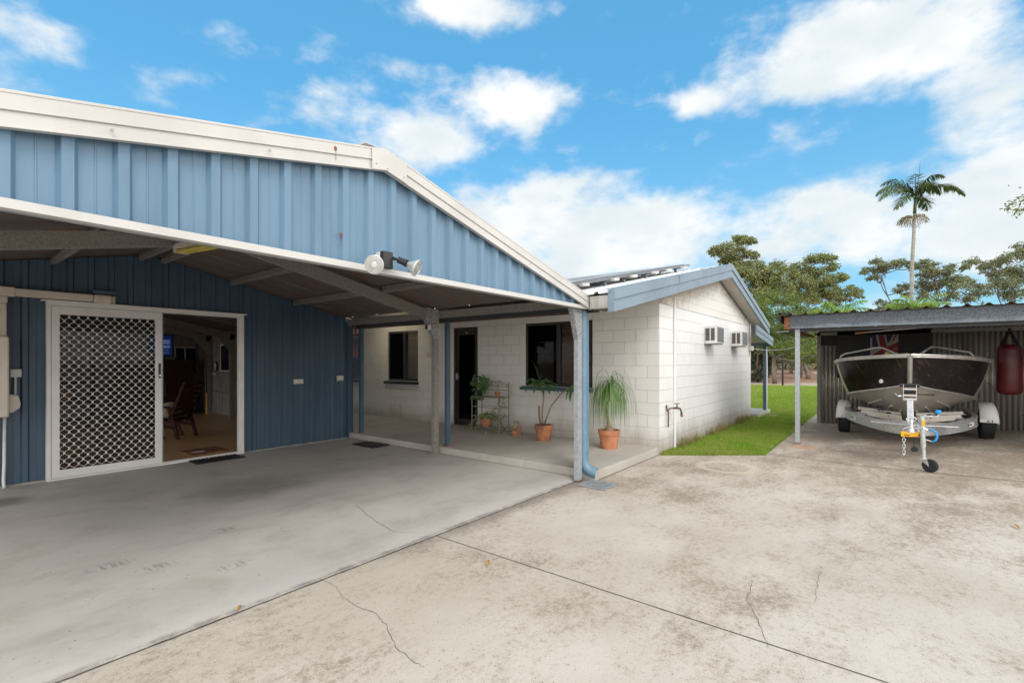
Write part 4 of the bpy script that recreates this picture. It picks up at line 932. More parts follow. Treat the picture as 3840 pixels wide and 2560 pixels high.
# vent pipe on end wall, conduits
mb = MB(); mb.cyl((8.12, 2.826, -.03), (8.12, 2.826, 2.60), .019, n=12)
for z in (.35, 1.2, 2.0): mb.box(8.09, 8.15, 2.81, 2.845, z, z+.02)
mb.build('vent_pipe', 'wallwhite', hs, smooth='auto')
mb = MB(); mb.cyl((13.85, 2.82, 1.62), (13.85, 2.82, 2.50), .018, n=8); mb.cyl((13.93, 2.825, 2.0), (13.93, 2.825, 2.45), .012, n=8); mb.box(13.80, 13.98, 2.76, 2.84, 1.78, 1.90); mb.build('conduit', 'soffit', hs)
mb = MB(); mb.tube([(7.45, 8.20, 2.35), (7.45, 8.20, 1.9), (7.45, 8.22, 1.72)], .012, 8); mb.box(7.40, 7.464, 8.15, 8.27, 1.58, 1.70); tag(mb.build('junction_box', 'pvc'), 'small beige junction box with conduit on the block wall beside the door', 'junction box')
# rear patio, its roof and post
mb = MB().box(14.06, 15.85, 2.68, 13, -.1, .09); rp = mb.build('rear_patio', 'patio', bevel=.01); struct(rp)
mb = MB(); mb.prism([(13.4, 2.56, 2.42), (15.62, 2.56, 2.17), (15.62, 2.56, 2.05), (13.4, 2.56, 2.30)], (0, .04, 0)); mb.prism([(13.4, 2.574, 2.299), (15.60, 2.574, 2.049), (15.60, 2.574, 1.93), (13.4, 2.574, 2.16)], (0, .03, 0)); mb.box(15.55, 15.6, 2.605, 13, 1.93, 2.1); mb.build('rear_barge_board', 'barge', hs)
mb = MB(); mb.add([(14.06, 2.61, 2.22), (15.6, 2.61, 2.03), (15.6, 13, 2.03), (14.06, 13, 2.22)], [(0, 1, 2, 3)]); mb.build('rear_ceiling', 'soffit', hs)
mb = MB(); mb.box(15.42, 15.50, 2.72, 2.80, .09, 1.95); mb.build('rear_post', 'postblue', hs, bevel=.003)
mb = MB(); mb.tube([(15.52, 2.73, 1.95), (15.53, 2.72, 1.5), (15.54, 2.72, 1.2), (15.52, 2.72, .8), (15.53, 2.72, .1)], .02, 8); mb.build('rear_downpipe', 'white', hs)
struct(MB().prism([(14.35, 2.62, -.03), (15.2, 2.55, -.03), (15.3, 2.32, -.03), (14.5, 2.28, -.03)], (0, 0, .05)).build('stepping_slab', 'conc_curb'))
# blue downpipe beside the front post
t = thing('downpipe', 'light blue round downpipe with an open elbow above the drain grate', 'downpipe', (5.36, 3.04, .03))
mb = MB(); mb.tube([(5.36, 3.04, .20), (5.36, 3.04, 2.14)], .051, 20); mb.build('pipe', 'pipeblue', t, smooth='auto')
mb = MB(); mb.tube([(5.36, 3.04, .42), (5.36, 3.04, .60)], .054, 20); mb.build('coupling', 'pipeblue', t, smooth='auto')
pts = [(5.36, 3.04, .33), (5.36, 3.04, .26), (5.362, 3.028, .20), (5.368, 2.995, .148), (5.376, 2.95, .115), (5.386, 2.90, .095), (5.395, 2.865, .088)]
mb = MB(); mb.tube(pts, [.058, .062, .066, .068, .068, .068, .068], 24, caps=False); mb.build('elbow', 'pipeblue', t, smooth=True)
mb = MB(); mb.tube(pts[3:], .063, 22, caps=False); mb.build('elbow_lining', 'pvc', t, smooth=True); mb = MB(); mb.sphere((5.385, 2.905, .055), .04, 8, (1, .9, .5)); mb.build('debris', 'soil', t)
# drain grate
t = thing('drain_grate', 'square grey drain grate in the driveway below the blue downpipe', 'drain', (5.2, 2.74, .003))
MB().box(5.02, 5.37, 2.565, 2.915, .001, .004).build('pit', 'black', t)
mb = MB(); a, c_, e, d = 5.02, 5.37, 2.565, 2.915
mb.box(a, c_, e, e+.022, .005, .015); mb.box(a, c_, d-.022, d, .005, .015); mb.box(a, a+.022, e+.022, d-.022, .005, .015); mb.box(c_-.022, c_, e+.022, d-.022, .005, .015)
mb.build('rim', 'galv', t)
mb = MB(); cxx, cyy = (a+c_)/2, (e+d)/2
for k in range(9):
    q = a+.04+k*.0338; h = abs(q-cxx)
    for sgn in (1, -1):
        mb.bar((q, cyy+sgn*(h+.004), .010), (q, cyy+sgn*(.153), .010), .015, .008)
        y_ = e+.04+k*.0338; hy = abs(y_-cyy)
        mb.bar((cxx+sgn*(hy+.004), y_, .010), (cxx+sgn*.153, y_, .010), .015, .008)
for s_ in (1, -1): mb.bar((a+.02, cyy-s_*.155, .011), (c_-.02, cyy+s_*.155, .011), .012, .009)
mb.build('bars', 'galv', t)
# box air conditioners
def ac(x, lab):
    t = thing('wall_air_conditioner', lab, 'air conditioner', (x+.25, 2.72, 1.85), 'box air conditioners through the end wall')
    y0 = 2.60; mb = MB(); mb.box(x, x+.50, y0, 2.844, 1.855, 2.20); mb.build('cabinet', 'oldwhite', t, bevel=.006)
    for (ya, yb) in ((y0+.045, y0+.115), (y0+.14, y0+.22)):
        mb = MB(); mb.box(x-.003, x-.0005, ya, yb, 1.91, 2.155); o = mb.build('side_vent', 'black', t)
        mb = MB()
        for k in range(11): mb.box(x-.008, x-.0031, ya, yb, 1.915+k*.022, 1.922+k*.022)
        mb.build('vent_slats', 'galvd', o)
    mb = MB().box(x+.02, x+.48, y0-.004, y0-.0005, 1.885, 2.175); o = mb.build('front_grille', 'black', t); mb = MB()
    for k in range(13): mb.box(x+.025+k*.036, x+.032+k*.036, y0-.009, y0-.0041, 1.89, 2.17)
    for k in range(6): mb.box(x+.02, x+.48, y0-.012, y0-.0091, 1.90+k*.05, 1.906+k*.05)
    mb.build('grille_bars', 'galv', o)
    MB().box(x+.0, x+.50, y0+.02, 2.844, 1.84, 1.8549).build('tray', 'galvd', t)
ac(9.86, 'white box air conditioner nearer the patio corner on the end wall'); ac(11.95, 'white box air conditioner farther along the end wall')
# garden tap
t = thing('garden_tap', 'brass garden tap on a short rusty pipe at the white wall corner', 'tap', (7.85, 2.76, .45))
mb = MB(); mb.tube([(7.74, 2.80, .42), (7.74, 2.80, .70), (7.76, 2.78, .73), (7.80, 2.74, .73)], .012, 8); mb.cyl((7.74, 2.82, .68), (7.74, 2.83, .78), .012, n=6); mb.build('pipe', 'rustd', t, smooth='auto')
mb = MB(); mb.tube([(7.80, 2.74, .73), (7.86, 2.70, .735), (7.90, 2.66, .72), (7.915, 2.645, .66)], [.015, .022, .016, .013], 10); mb.cyl((7.915, 2.645, .665), (7.918, 2.643, .60), .019, n=10); mb.cyl((7.86, 2.70, .74), (7.86, 2.70, .80), .011, n=8); mb.build('tap_body', 'brass', t, smooth='auto')
mb = MB(); mb.bar((7.83, 2.735, .805), (7.89, 2.665, .805), .014, .012); mb.build('tap_handle', 'brass', t); MB().cyl((7.919, 2.642, .62), (7.92, 2.64, .585), .023, n=10).build('hose_fitting', 'copper', t)
# solar array
t = thing('solar_array', 'solar panels on raised aluminium rails on the white roof', 'solar panels', (8, 6, 2.9))
ro = lambda x, y, h: Vector((x, y, zh(x)+h))
for y in (3.42, 4.6, 5.8, 7.0):
    pass
for i, (xa, xb) in enumerate(((5.55, 7.18), (7.20, 8.83), (8.85, 10.48))):
    for k in range(5):
        y0 = 3.45+k*1.01; h = .17
        fr = MB(); fr.prism([ro(xa, y0, h), ro(xb, y0, h), ro(xb, y0, h-.04), ro(xa, y0, h-.04)], (0, .03, 0)); fr.prism([ro(xa, y0+.96, h), ro(xb, y0+.96, h), ro(xb, y0+.96, h-.04), ro(xa, y0+.96, h-.04)], (0, .03, 0))
        fr.prism([ro(xa, y0+.03, h), ro(xa+.03, y0+.03, h), ro(xa+.03, y0+.03, h-.04), ro(xa, y0+.03, h-.04)], (0, .93, 0)); fr.prism([ro(xb-.03, y0+.03, h), ro(xb, y0+.03, h), ro(xb, y0+.03, h-.04), ro(xb-.03, y0+.03, h-.04)], (0, .93, 0))
        pn = fr.build('panel', 'framegrey', t); MB().prism([ro(xa+.03, y0+.03, h-.003), ro(xb-.03, y0+.03, h-.003), ro(xb-.03, y0+.03, h-.03), ro(xa+.03, y0+.03, h-.03)], (0, .93, 0)).build('cells', 'pan', pn)
for x in (5.9, 6.85, 7.55, 8.5, 9.2, 10.1):
    mb = MB(); mb.bar(ro(x, 3.25, .108), ro(x, 8.6, .108), .035, .04); ra_ = mb.build('rail', 'alu', t)
    for y in (3.5, 5.0, 6.5, 8.0): MB().bar(ro(x, y, .0), ro(x, y, .088), .03, .05, up=(0, 1, 0)).build('foot', 'galv', ra_)
for y in (3.44,):
    mb = MB(); mb.bar(ro(5.5, 3.41, .135), ro(10.7, 3.41, .135), .03, .045); mb.build('side_rail', 'framegrey', t)
# lit batten on the patio ceiling
t = thing('batten_light', 'lit fluorescent batten on the patio ceiling reflected in the far window', 'light', (6.7, 9.4, 2.42))
MB().box(6.65, 6.75, 8.8, 10.0, 2.42, 2.48).build('body', 'oldwhite', t); MB().cyl((6.7, 8.82, 2.395), (6.7, 9.98, 2.395), .016, n=10).build('tube', 'tube', t)
# ================================================================ BOAT SHELTER
bs = thing('boat_shelter', 'rusty galvanised boat shelter with corrugated iron back wall and flat roof', 'shelter', (11.9, -1.5, 0))
mb = MB(); mb.box(9.95, 9.954, -6.5, 1.36, 2.09, 2.322); mb.box(9.954, 10.03, -6.5, 1.36, 2.318, 2.322); mb.box(9.954, 10.03, -6.5, 1.36, 2.09, 2.094)
mb.box(9.947, 9.95, -6.5, 1.30, 2.245, 2.249); mb.box(9.944, 9.949, .77, .80, 2.092, 2.32)
for y in (-.78, -2.4): mb.cyl((9.95, y, 2.125), (9.942, y, 2.125), .012, n=8)
mb.build('front_beam', 'beam', bs)
mb = MB(); mb.box(9.94, 9.949, 1.361, 1.455, 2.085, 2.30); mb.box(9.949, 13.9, 1.37, 1.45, 2.085, 2.12); mb.build('side_beam', 'rust', bs)
mb = MB(); mb.box(10.04, 10.09, -6.5, 1.36, 2.03, 2.085); mb.build('under_beam', 'black', bs); mb = MB(); mb.box(13.80, 13.86, -6.5, 1.36, 2.12, 2.20); mb.build('rear_beam', 'galvd', bs)
def zs(x): return 2.330-.008*(x-9.9)
mb = MB(); sheet_y(mb, 9.86, 14.0, -6.5, 1.50, zs, pitch=.232, pts=[(0, 0), (.02, .008), (.045, .034), (.075, .036), (.10, .010), (.125, 0)], ph=.10); mb.build('roof', 'corrb', bs, solid=.0015)
mb = MB(); mb.box(9.84, 14.0, 1.50, 1.53, 2.20, 2.37); mb.box(9.84, 9.95, 1.36, 1.53, 2.345, 2.372); mb.build('roof_flashing', 'black', bs)
for i, (x, y, mt) in enumerate(((10.02, 1.255, 'galv'), (13.80, 1.275, 'galvd'))):
    z1 = 2.085 if i == 0 else 2.2; mb = MB(); mb.box(x, x+.07, y-.035, y+.04, -.02, z1)
    p_ = mb.build('post', mt, bs, bevel=.003)
    if i == 0: MB().box(x-.003, x+.073, y-.038, y+.043, -.01, .02).build('post_foot', 'rust', p_)
def corr(mb, y0, y1, x, z0, z1, zf=None):
    rowsA, rowsB = [], []; n = int((y1-y0)/.0095)
    for k in range(n+1):
        y = y0+(y1-y0)*k/n; xx = x+.024*math.sin(y/.082*2*math.pi)
        rowsA.append((xx, y, z0+(dz(x, y)-.01 if z0 < .2 else 0))); rowsB.append((xx, y, z1))
    mb.grid([rowsA, rowsB])
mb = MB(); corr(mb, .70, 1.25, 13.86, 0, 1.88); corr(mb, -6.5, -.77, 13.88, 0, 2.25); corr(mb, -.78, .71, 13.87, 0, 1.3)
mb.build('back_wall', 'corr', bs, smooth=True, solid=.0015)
mb = MB()
for y in np.arange(-3.4, 1.2, .246):
    for z in (.42, 1.05, 1.72):
        if z > 1.2 and -.8 < y < .9: continue
        mb.sphere((13.845, y, z), .011, 6)
mb.build('wall_screws', 'black', bs)
mb = MB(); mb.box(13.80, 13.815, -.788, .905, 1.11, 2.26); mb.build('black_board', 'darkboard', bs)
mb = MB(); mb.box(13.95, 13.97, .69, 1.30, 1.84, 2.30); mb.build('opening_shade_sheet', 'darkboard', bs)  # dark sheet standing in for the shade inside the opening above the wall
mb = MB(); corr(mb, -6.5, -6.49, 13, 0, .1); 
mb = MB()
rA, rB = [], []
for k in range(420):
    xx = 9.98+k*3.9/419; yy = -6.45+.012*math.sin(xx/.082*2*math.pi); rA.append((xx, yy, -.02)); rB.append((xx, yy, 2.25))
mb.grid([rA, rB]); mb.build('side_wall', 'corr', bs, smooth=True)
mb = MB(); mb.add([(11.0, 1.45, 2.075), (13.7, 1.45, 2.075), (13.7, 1.70, 2.065), (11.0, 1.70, 2.065)], [(0, 1, 2, 3)])
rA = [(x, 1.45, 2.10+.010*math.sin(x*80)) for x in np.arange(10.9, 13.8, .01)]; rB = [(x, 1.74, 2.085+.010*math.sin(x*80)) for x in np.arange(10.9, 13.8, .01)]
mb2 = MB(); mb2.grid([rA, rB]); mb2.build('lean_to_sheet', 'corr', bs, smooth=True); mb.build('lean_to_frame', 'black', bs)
# flag panel: overlapping flat pieces on a board
t = thing('flag_panel', 'panel painted with a union flag hung on the black board behind the boat', 'flag panel', (13.79, 0, 1.4))
def fp(x, y): return (0, .238-(x-240)/765*.470, 2.106-(y-435)/349*.460)
def flat(poly, mt, lay, nm):
    mb = MB(); mb.prism([(13.792-lay*.002, fp(*p)[1], fp(*p)[2]) for p in poly], (.0015, 0, 0)); mb.build(nm, mt, t)
flat([(240, 435), (1005, 435), (1005, 1000), (240, 1000)], 'flagblue', 0, 'blue_field')
flat([(350, 435), (415, 435), (510, 700), (445, 700)], 'flagwhite', 1, 'white_stripe'); flat([(240, 640), (440, 680), (510, 700), (240, 775)], 'flagwhite', 1, 'white_stripe')
flat([(585, 435), (640, 435), (705, 590), (690, 660), (640, 660)], 'flagwhite', 1, 'white_stripe'); flat([(705, 590), (870, 435), (1005, 435), (1005, 560), (665, 655)], 'flagwhite', 1, 'white_stripe')
flat([(415, 435), (590, 435), (665, 655), (640, 1000), (520, 1000), (505, 700)], 'flagred', 2, 'red_stripe'); flat([(240, 780), (505, 700), (665, 655), (1005, 562), (1005, 760), (640, 800), (240, 900)], 'flagred', 3, 'red_stripe')
flat([(800, 560), (930, 435), (980, 435), (880, 540)], 'flagred', 2, 'red_stripe'); flat([(640, 900), (1005, 820), (1005, 1000), (700, 1000)], 'flagwhite', 1, 'white_stripe'); flat([(240, 940), (400, 900), (520, 1000), (240, 1000)], 'flagwhite', 1, 'white_stripe')
flat([(185, 490), (236, 480), (236, 1000), (185, 1000)], 'flagwhite', 0, 'edge_strip')
text_obj('AL', .07, 'flagwhite', t, (13.783, fp(915, 680)[1], fp(915, 680)[2]), (0, -1, .06), (0, .06, 1))
# pole with wooden handle hung under the beam
t = thing('pole', 'long pole with a light wood handle hung below the shelter beam', 'pole', (10.9, 0, 2.0))
pa, pb = Vector((10.9, .44, 2.02)), Vector((10.9, -.55, 2.085)); dd_ = (pb-pa).normalized()
MB().cyl(pa, pa+dd_*.20, .021, .018, 12).build('handle', 'lwood', t, smooth='auto'); MB().cyl(pa+dd_*.20, pb+dd_*.5, .010, n=8).build('shaft', 'oldwhite', t)
# punching bag
t = thing('punching_bag', 'worn dark red punching bag hanging on black straps by the iron wall', 'punching bag', (12.3, -1.76, .9))
c0 = (12.3, -1.765, 0)
MB().lathe([(.0, .895), (.10, .90), (.150, .925), (.168, .97), (.170, 1.25), (.166, 1.5), (.160, 1.70), (.150, 1.76), (.10, 1.80), (0, 1.805)], c0, 32).build('bag', 'red', t, smooth=True)
mb = MB()
for k in range(4):
    a = k*math.pi/2+.5; q = Vector((math.cos(a)*.15, math.sin(a)*.15, 0))
    mb.bar(Vector((12.3, -1.765, 1.70))+q*1.04, Vector((12.3, -1.765, 1.78))+q*.98, .05, .006, up=q); mb.bar(Vector((12.3, -1.765, 1.78))+q*.98, Vector((12.3, -1.765, 2.04))+q*.1, .05, .006, up=q)
mb.build('straps', 'black', t)
mb = MB(); mb.lathe([(.022, 0), (.027, .006), (.022, .012), (.017, .006), (.022, 0)], (12.3, -1.765, 2.075), 14, axis=(1, 0, 0)); mb.cyl((12.3, -1.765, 2.09), (12.3, -1.765, 2.36), .006, n=6); mb.build('hook', 'rust', t)
# ================================================================ BOAT
YC = -.32
bt = thing('boat', 'aluminium runabout with glossy black sides sitting bow first on its trailer', 'boat', (11.9, YC, .45))
def wg(x): s_ = min(1, max(0, (x-10.1)/1.25)); return 1.085*(1-(1-s_)**2.1)**.92
def zg(x): s_ = min(1, max(0, (x-10.1)/1.3)); return 1.605-.125*s_**1.3
def wc(x): s_ = min(1, max(0, (x-10.33)/1.2)); return .91*(1-(1-s_)**1.9)
def zc(x): s_ = min(1, max(0, (x-10.33)/1.3)); return 1.14-.31*s_**.62-.05*max(0, min(1, (x-11.6)/2))
def zk(x): s_ = min(1, max(0, (x-10.33)/.95)); return .43+.71*(1-s_)**2.0
ts = [0, .004, .012, .025, .045, .07, .10, .14, .18, .23, .28, .34, .40, .5, .6, .8, 1.]
def XG(t): return 10.1+3.62*t
def XC(t): return 10.33+3.37*t
def side(sg, t0, t1, off=0):
    tt = [t for t in ts if t0 <= t <= t1]; rows = []
    for t_ in tt:
        a = Vector((XG(t_), YC+sg*wg(XG(t_)), zg(XG(t_)))); c_ = Vector((XC(t_), YC+sg*wc(XC(t_)), zc(XC(t_))))
        rows.append([a+(c_-a)*k/6+Vector((0, sg*.02*math.sin(math.pi*k/6), 0)) for k in range(7)])
    return rows
for sg in (1, -1):
    rw = side(sg, 0, .28); mb = MB().grid(rw if sg == 1 else [r[::-1] for r in rw]); mb.build('side_panel', 'wrap', bt, smooth=True)
    rw = side(sg, .28, 1); mb = MB().grid(rw if sg == 1 else [r[::-1] for r in rw]); mb.build('hull_side', 'alu', bt, smooth=True)
mb = MB()
for sg in (1, -1):
    rows = []
    for t_ in ts:
        x = XC(t_); a = Vector((x, YC+sg*wc(x), zc(x))); c_ = Vector((x, YC, zk(x)))
        rows.append([a+(c_-a)*k/8 for k in range(9)])
    mb.grid(rows)
mb.build('hull_bottom', 'aludull', bt, smooth=True)
mb = MB()
for sg in (1, -1):
    for f_ in (.36, .62, .82):
        pts = []
        for t_ in ts[7:]:
            x = XC(t_)+.05; a = Vector((x, YC+sg*wc(x), zc(x))); c_ = Vector((x, YC, zk(x))); pts.append(a+(c_-a)*f_+Vector((0, 0, -.008)))
        mb.tube(pts, .018, 5)
mb.build('hull_strake', 'aludull', bt)
mb = MB()
for sg in (1, -1):
    pts = [(XG(t_), YC+sg*(wg(XG(t_))+.004), zg(XG(t_))) for t_ in ts]
    for dz_, r_ in ((-.004, .026), (-.034, .016)): mb.tube([(p[0], p[1], p[2]+dz_) for p in pts], r_, 10)
mb.build('gunwale', 'alu', bt, smooth='auto')
mb = MB()
for sg in (1, -1): mb.tube([(XC(t_), YC+sg*(wc(XC(t_))+.003), zc(XC(t_))) for t_ in ts], .016, 8)
mb.build('chine_rail', 'alu', bt, smooth='auto')
mb = MB(); mb.tube([(10.075, YC, 1.60), (10.19, YC, 1.37), (10.31, YC, 1.13)], .034, 10); mb.tube([(x-.012, YC, zk(x)) for x in np.linspace(10.33, 11.6, 14)], .014, 8); mb.build('stem_bar', 'alu', bt, smooth='auto')
rows = [[(XG(t_), YC+sg*(wg(XG(t_))-.01), zg(XG(t_))-.012) for sg in (1, .5, 0, -.5, -1)] for t_ in ts]
rows = [[(XG(t_), YC+k*(wg(XG(t_))-.01), zg(XG(t_))-.012) for k in (1, .5, 0, -.5, -1)] for t_ in ts if t_ <= .4]
MB().grid(rows).build('foredeck', 'alu', bt, smooth=True)
mb = MB(); mb.prism([(13.72, YC+1.08, 1.45), (13.72, YC-1.08, 1.45), (13.71, YC-.9, .78), (13.71, YC, .43), (13.71, YC+.9, .78)], (-.03, 0, 0)); mb.build('transom', 'alu', bt)
for sg, pl in ((1, [(11.05, .70, 1.49), (11.03, .66, 1.60), (11.0, .60, 1.64), (10.60, .13, 1.735), (10.50, .04, 1.735), (10.25, -.19, 1.60)]), (-1, [(11.05, -1.19, 1.49), (11.03, -1.15, 1.60), (11.0, -1.10, 1.65), (10.60, -.66, 1.735), (10.5, -.60, 1.735), (10.25, -.43, 1.60)])):
    out = []; P_ = [Vector(p) for p in pl]
    for k in range(len(P_)-1):
        out += [P_[k]+(P_[k+1]-P_[k])*q for q in (0, .5)]
    out.append(P_[-1]); MB().tube(out, .0165, 10).build('bow_rail', 'alu', bt, smooth='auto')
mb = MB(); mb.lathe([(.036, 0), (.036, .006), (.018, .012), (0, .010)], (10.40, YC+.375, 1.155), 18, axis=(-.75, .65, .1)); mb.build('skin_fitting', 'oldwhite', bt)
mb = MB(); pts = [(10.33+.02*math.sin(k*1.7), .0-.50*k/30, 1.615+.014*math.sin(k*2.3)+.01*math.sin(k*.9)) for k in range(31)]; mb.tube(pts, .011, 6)
mb.tube([(10.30, -.02+.02*math.cos(k), 1.63+.02*math.sin(k)) for k in range(14)], .010, 6)
tag(mb.build('rope', 'rope', smooth=True), 'thin yellow and black rope lying across the bow of the boat', 'rope')
# ================================================================ TRAILER
tr = thing('boat_trailer', 'galvanised boat trailer with curved frame, white mudguards and jockey wheel', 'trailer', (11, YC, .0))
half = [(9.16, 0), (9.22, .13), (9.36, .26), (9.60, .40), (9.95, .55), (10.35, .69), (10.8, .82), (11.25, .91), (11.8, .955), (12.6, .96), (13.6, .96)]
arch = [(x, YC+w_) for x, w_ in half[::-1]]+[(x, YC-w_) for x, w_ in half[1:]]
def sub(path, n=3):
    P_ = [Vector((p[0], p[1], 0)) for p in path]; out = []
    for i in range(len(P_)-1):
        p0, p1, p2, p3 = P_[max(i-1, 0)], P_[i], P_[i+1], P_[min(i+2, len(P_)-1)]
        for k in range(n):
            t_ = k/n; out.append(.5*((2*p1)+(p2-p0)*t_+(2*p0-5*p1+4*p2-p3)*t_**2+(3*p1-p0-3*p2+p3)*t_**3))
    return out+[P_[-1]]
ar = sub(arch, 4)
def offs(path, o):
    out = []
    for i, p in enumerate(path):
        d = (path[min(i+1, len(path)-1)]-path[max(i-1, 0)]).normalized(); out.append(Vector((p.x-d.y*o, p.y+d.x*o, 0)))
    return out
def ring_beam(mb, a, b_, z0, z1):
    mb.grid([[(p.x, p.y, z0) for p in a], [(p.x, p.y, z1) for p in a], [(p.x, p.y, z1) for p in b_], [(p.x, p.y, z0) for p in b_], [(p.x, p.y, z0) for p in a]])
mb = MB(); i0, i1, i2 = offs(ar, -.0), offs(ar, .07), offs(ar, .008)
ring_beam(mb, ar, i2, .422, .552); ring_beam(mb, offs(ar, -.012), i1, .552, .562); ring_beam(mb, offs(ar, -.012), i1, .412, .421)
mb.build('frame', 'rail', tr)
mb = MB(); mb.prism([(8.62, YC-.035, .46), (9.30, YC-.06, .46), (9.30, YC+.06, .46), (8.62, YC+.035, .46)], (0, 0, .085)); mb.prism([(9.2, YC-.5, .5625), (9.55, YC-.5, .5625), (9.32, YC, .5625), (9.55, YC+.5, .5625), (9.2, YC+.5, .5625), (9.06, YC, .5625)], (0, 0, .012)); mb.build('drawbar', 'rail', tr, bevel=.003)
for y, x in ((YC, 10.0), (YC, 11.0), (YC, 12.3)): MB().box(x-.04, x+.04, y-(.45 if x < 10.5 else .85), y+(.45 if x < 10.5 else .85), .40, .45).build('cross_member', 'rail', tr)
for sg in (1, -1):
    for w_, z in ((.62, .62), (.40, .53)):
        mb = MB(); p0, p1 = (10.5 if w_ < .5 else 10.85, YC+sg*w_*.62, z-.03), (13.4, YC+sg*w_, z+.05)
        mb.bar(p0, p1, .03, .06); bk = mb.build('bunk_rail', 'galvd', tr, bevel=.003)
        for k in range(9): q = Vector(p0)+(Vector(p1)-Vector(p0))*(k+.4)/9; MB().cyl(q+Vector((0, -.03, .045)), q+Vector((0, .03, .045)), .035, n=12).build('roller', 'flagblue', bk)
    for x, w_ in ((10.8, .52), (11.4, .62), (12.3, .62)):
        mb = MB(); mb.bar((x, YC+sg*w_, .43), (x, YC+sg*w_, .62), .05, .04); mb.bar((x-.02, YC+sg*(w_-.2), .53), (x-.02, YC+sg*(w_+.16), .58), .05, .012); mb.build('bracket', 'galvd', tr)
# cross bars visible behind the front rim
for x, w_, z in ((10.25, .56, .575), (10.55, .66, .60), (10.9, .72, .63)):
    for sg in (1, -1):
        MB().bar((x, YC+sg*.10, z-.06), (x+.20, YC+sg*w_, z-.005), .03, .05).build('cradle_bar', 'aludull', tr, bevel=.003)
# axle, wheels, mudguards
gz = lambda y: dz(12.3, y)
MB().cyl((12.35, YC-1.02, .30), (12.35, YC+1.02, .30), .03, n=10).build('axle', 'black', tr)
for sg in (1, -1):
    yc = YC+sg*1.10-(.04 if sg < 0 else -.0); yc = .685 if sg == 1 else -1.47; zc_ = .275+gz(yc)
    wh = MB(); r0, r1, hw = .15, .283, .098
    wh.lathe([(r0, -hw*.9), (r1-.05, -hw), (r1-.015, -hw*.92), (r1, -hw*.7), (r1+.001, 0), (r1, hw*.7), (r1-.015, hw*.92), (r1-.05, hw), (r0, hw*.9)], (12.35, yc, zc_), 40, axis=(0, 1, 0))
    wo_ = wh.build('wheel', 'rubber', tr, smooth='auto')
    mb = MB()
    for k in range(48):
        a = 2*math.pi*k/48
        for dy_ in (-.065, -.022, .022, .065):
            aa = a+(.03 if abs(dy_) > .05 else 0); mb.box(0, 0, 0, 0, 0, 0) if False else None
            p = Vector((12.35+math.cos(aa)*(r1+.001), yc+dy_, zc_+math.sin(aa)*(r1+.001))); d = Vector((-math.sin(aa), 0, math.cos(aa))); mb.bar(p-d*.013, p+d*.013, .032, .006, up=(math.cos(aa), 0, math.sin(aa)))
    mb.build('tread', 'rubber', wo_)
    MB().lathe([(.0, -.06), (.05, -.07), (.06, -.04), (.13, -.05), (.150, -.088), (.15, .088), (.06, .05), (0, .05)], (12.35, yc, zc_), 24, axis=(0, sg*-1, 0)).build('rim', 'rail', wo_, smooth='auto')
    # mudguard: arc with side skirt
    prof = [(12.00, .325), (12.005, .42), (12.03, .53), (12.09, .60), (12.17, .64), (12.30, .662), (12.42, .66), (12.53, .63), (12.62, .56), (12.67, .45), (12.68, .33)]
    dzv = gz(yc); ya, yb = yc-.125, yc+.125; mb = MB()
    rows = []
    for (x, z) in prof:
        ins = .028*max(0, min(1, (z-.45)/.2)); yo = yb if sg > 0 else ya; yi = ya if sg > 0 else yb
        rows.append([(x, yi, z+dzv), (x-.0, yi+(yo-yi)*.75, z+dzv+.004), (x+.01, yo-sg*.03-sg*ins*.5, z+dzv-.004), (x+.02, yo-sg*ins, z+dzv-.03), (x+.02, yo, max(.36, z-.12)+dzv)])
    mb.grid(rows); mg = mb.build('mudguard', 'white', tr, smooth='auto', solid=.006)
    MB().box(11.985, 12.012, ya, yb+.002, .325+dzv, .385+dzv).build('front_lip', 'white', mg, bevel=.006)
    MB().box(11.975, 11.984, yc-.045, yc+.03, .337+dzv, .372+dzv).build('marker_lamp', 'black', mg, bevel=.005); MB().box(11.971, 11.9749, yc-.028, yc+.012, .345+dzv, .364+dzv).build('lamp_lens', 'chrome', mg)
    MB().box(12.0, 12.04, (yb+.003) if sg > 0 else ya-.022, (yb+.022) if sg > 0 else ya-.003, .335+dzv, .375+dzv).build('side_marker', 'black', mg, bevel=.004)
# stickers on the frame
def sticker(x, w_, sg, ang):
    mid = Vector((x, YC+sg*w_, .487)); d = Vector((math.cos(ang), -math.sin(ang)*1, 0)) if sg < 0 else Vector((math.cos(ang), math.sin(ang), 0))
    nrm = Vector((-d.y, d.x, 0)); nrm = nrm if nrm.dot(Vector((-1, sg*.6, 0))) > 0 else -nrm
    xd = d if sg < 0 else -d
    o = mid+nrm*.006
    mb = MB(); mb.prism([o-xd*.16+Vector((0, 0, -.032)), o+xd*.16+Vector((0, 0, -.032)), o+xd*.16+Vector((0, 0, .032)), o-xd*.16+Vector((0, 0, .032))], nrm*.002)
    st = mb.build('sticker', 'oldwhite', tr); q = o+nrm*.003
    text_obj('QUIN', .045, 'ink', st, q-xd*.115, xd, (0, 0, 1)); text_obj('TREX', .045, 'redink', st, q-xd*.012, xd, (0, 0, 1)); text_obj('Alloy Trailer', .022, 'ink', st, q+xd*.095, xd, (0, 0, 1)) if False else None
sticker(10.58, .765, -1, math.atan2(.13, .45)); sticker(10.58, .765, 1, math.atan2(.13, .45))
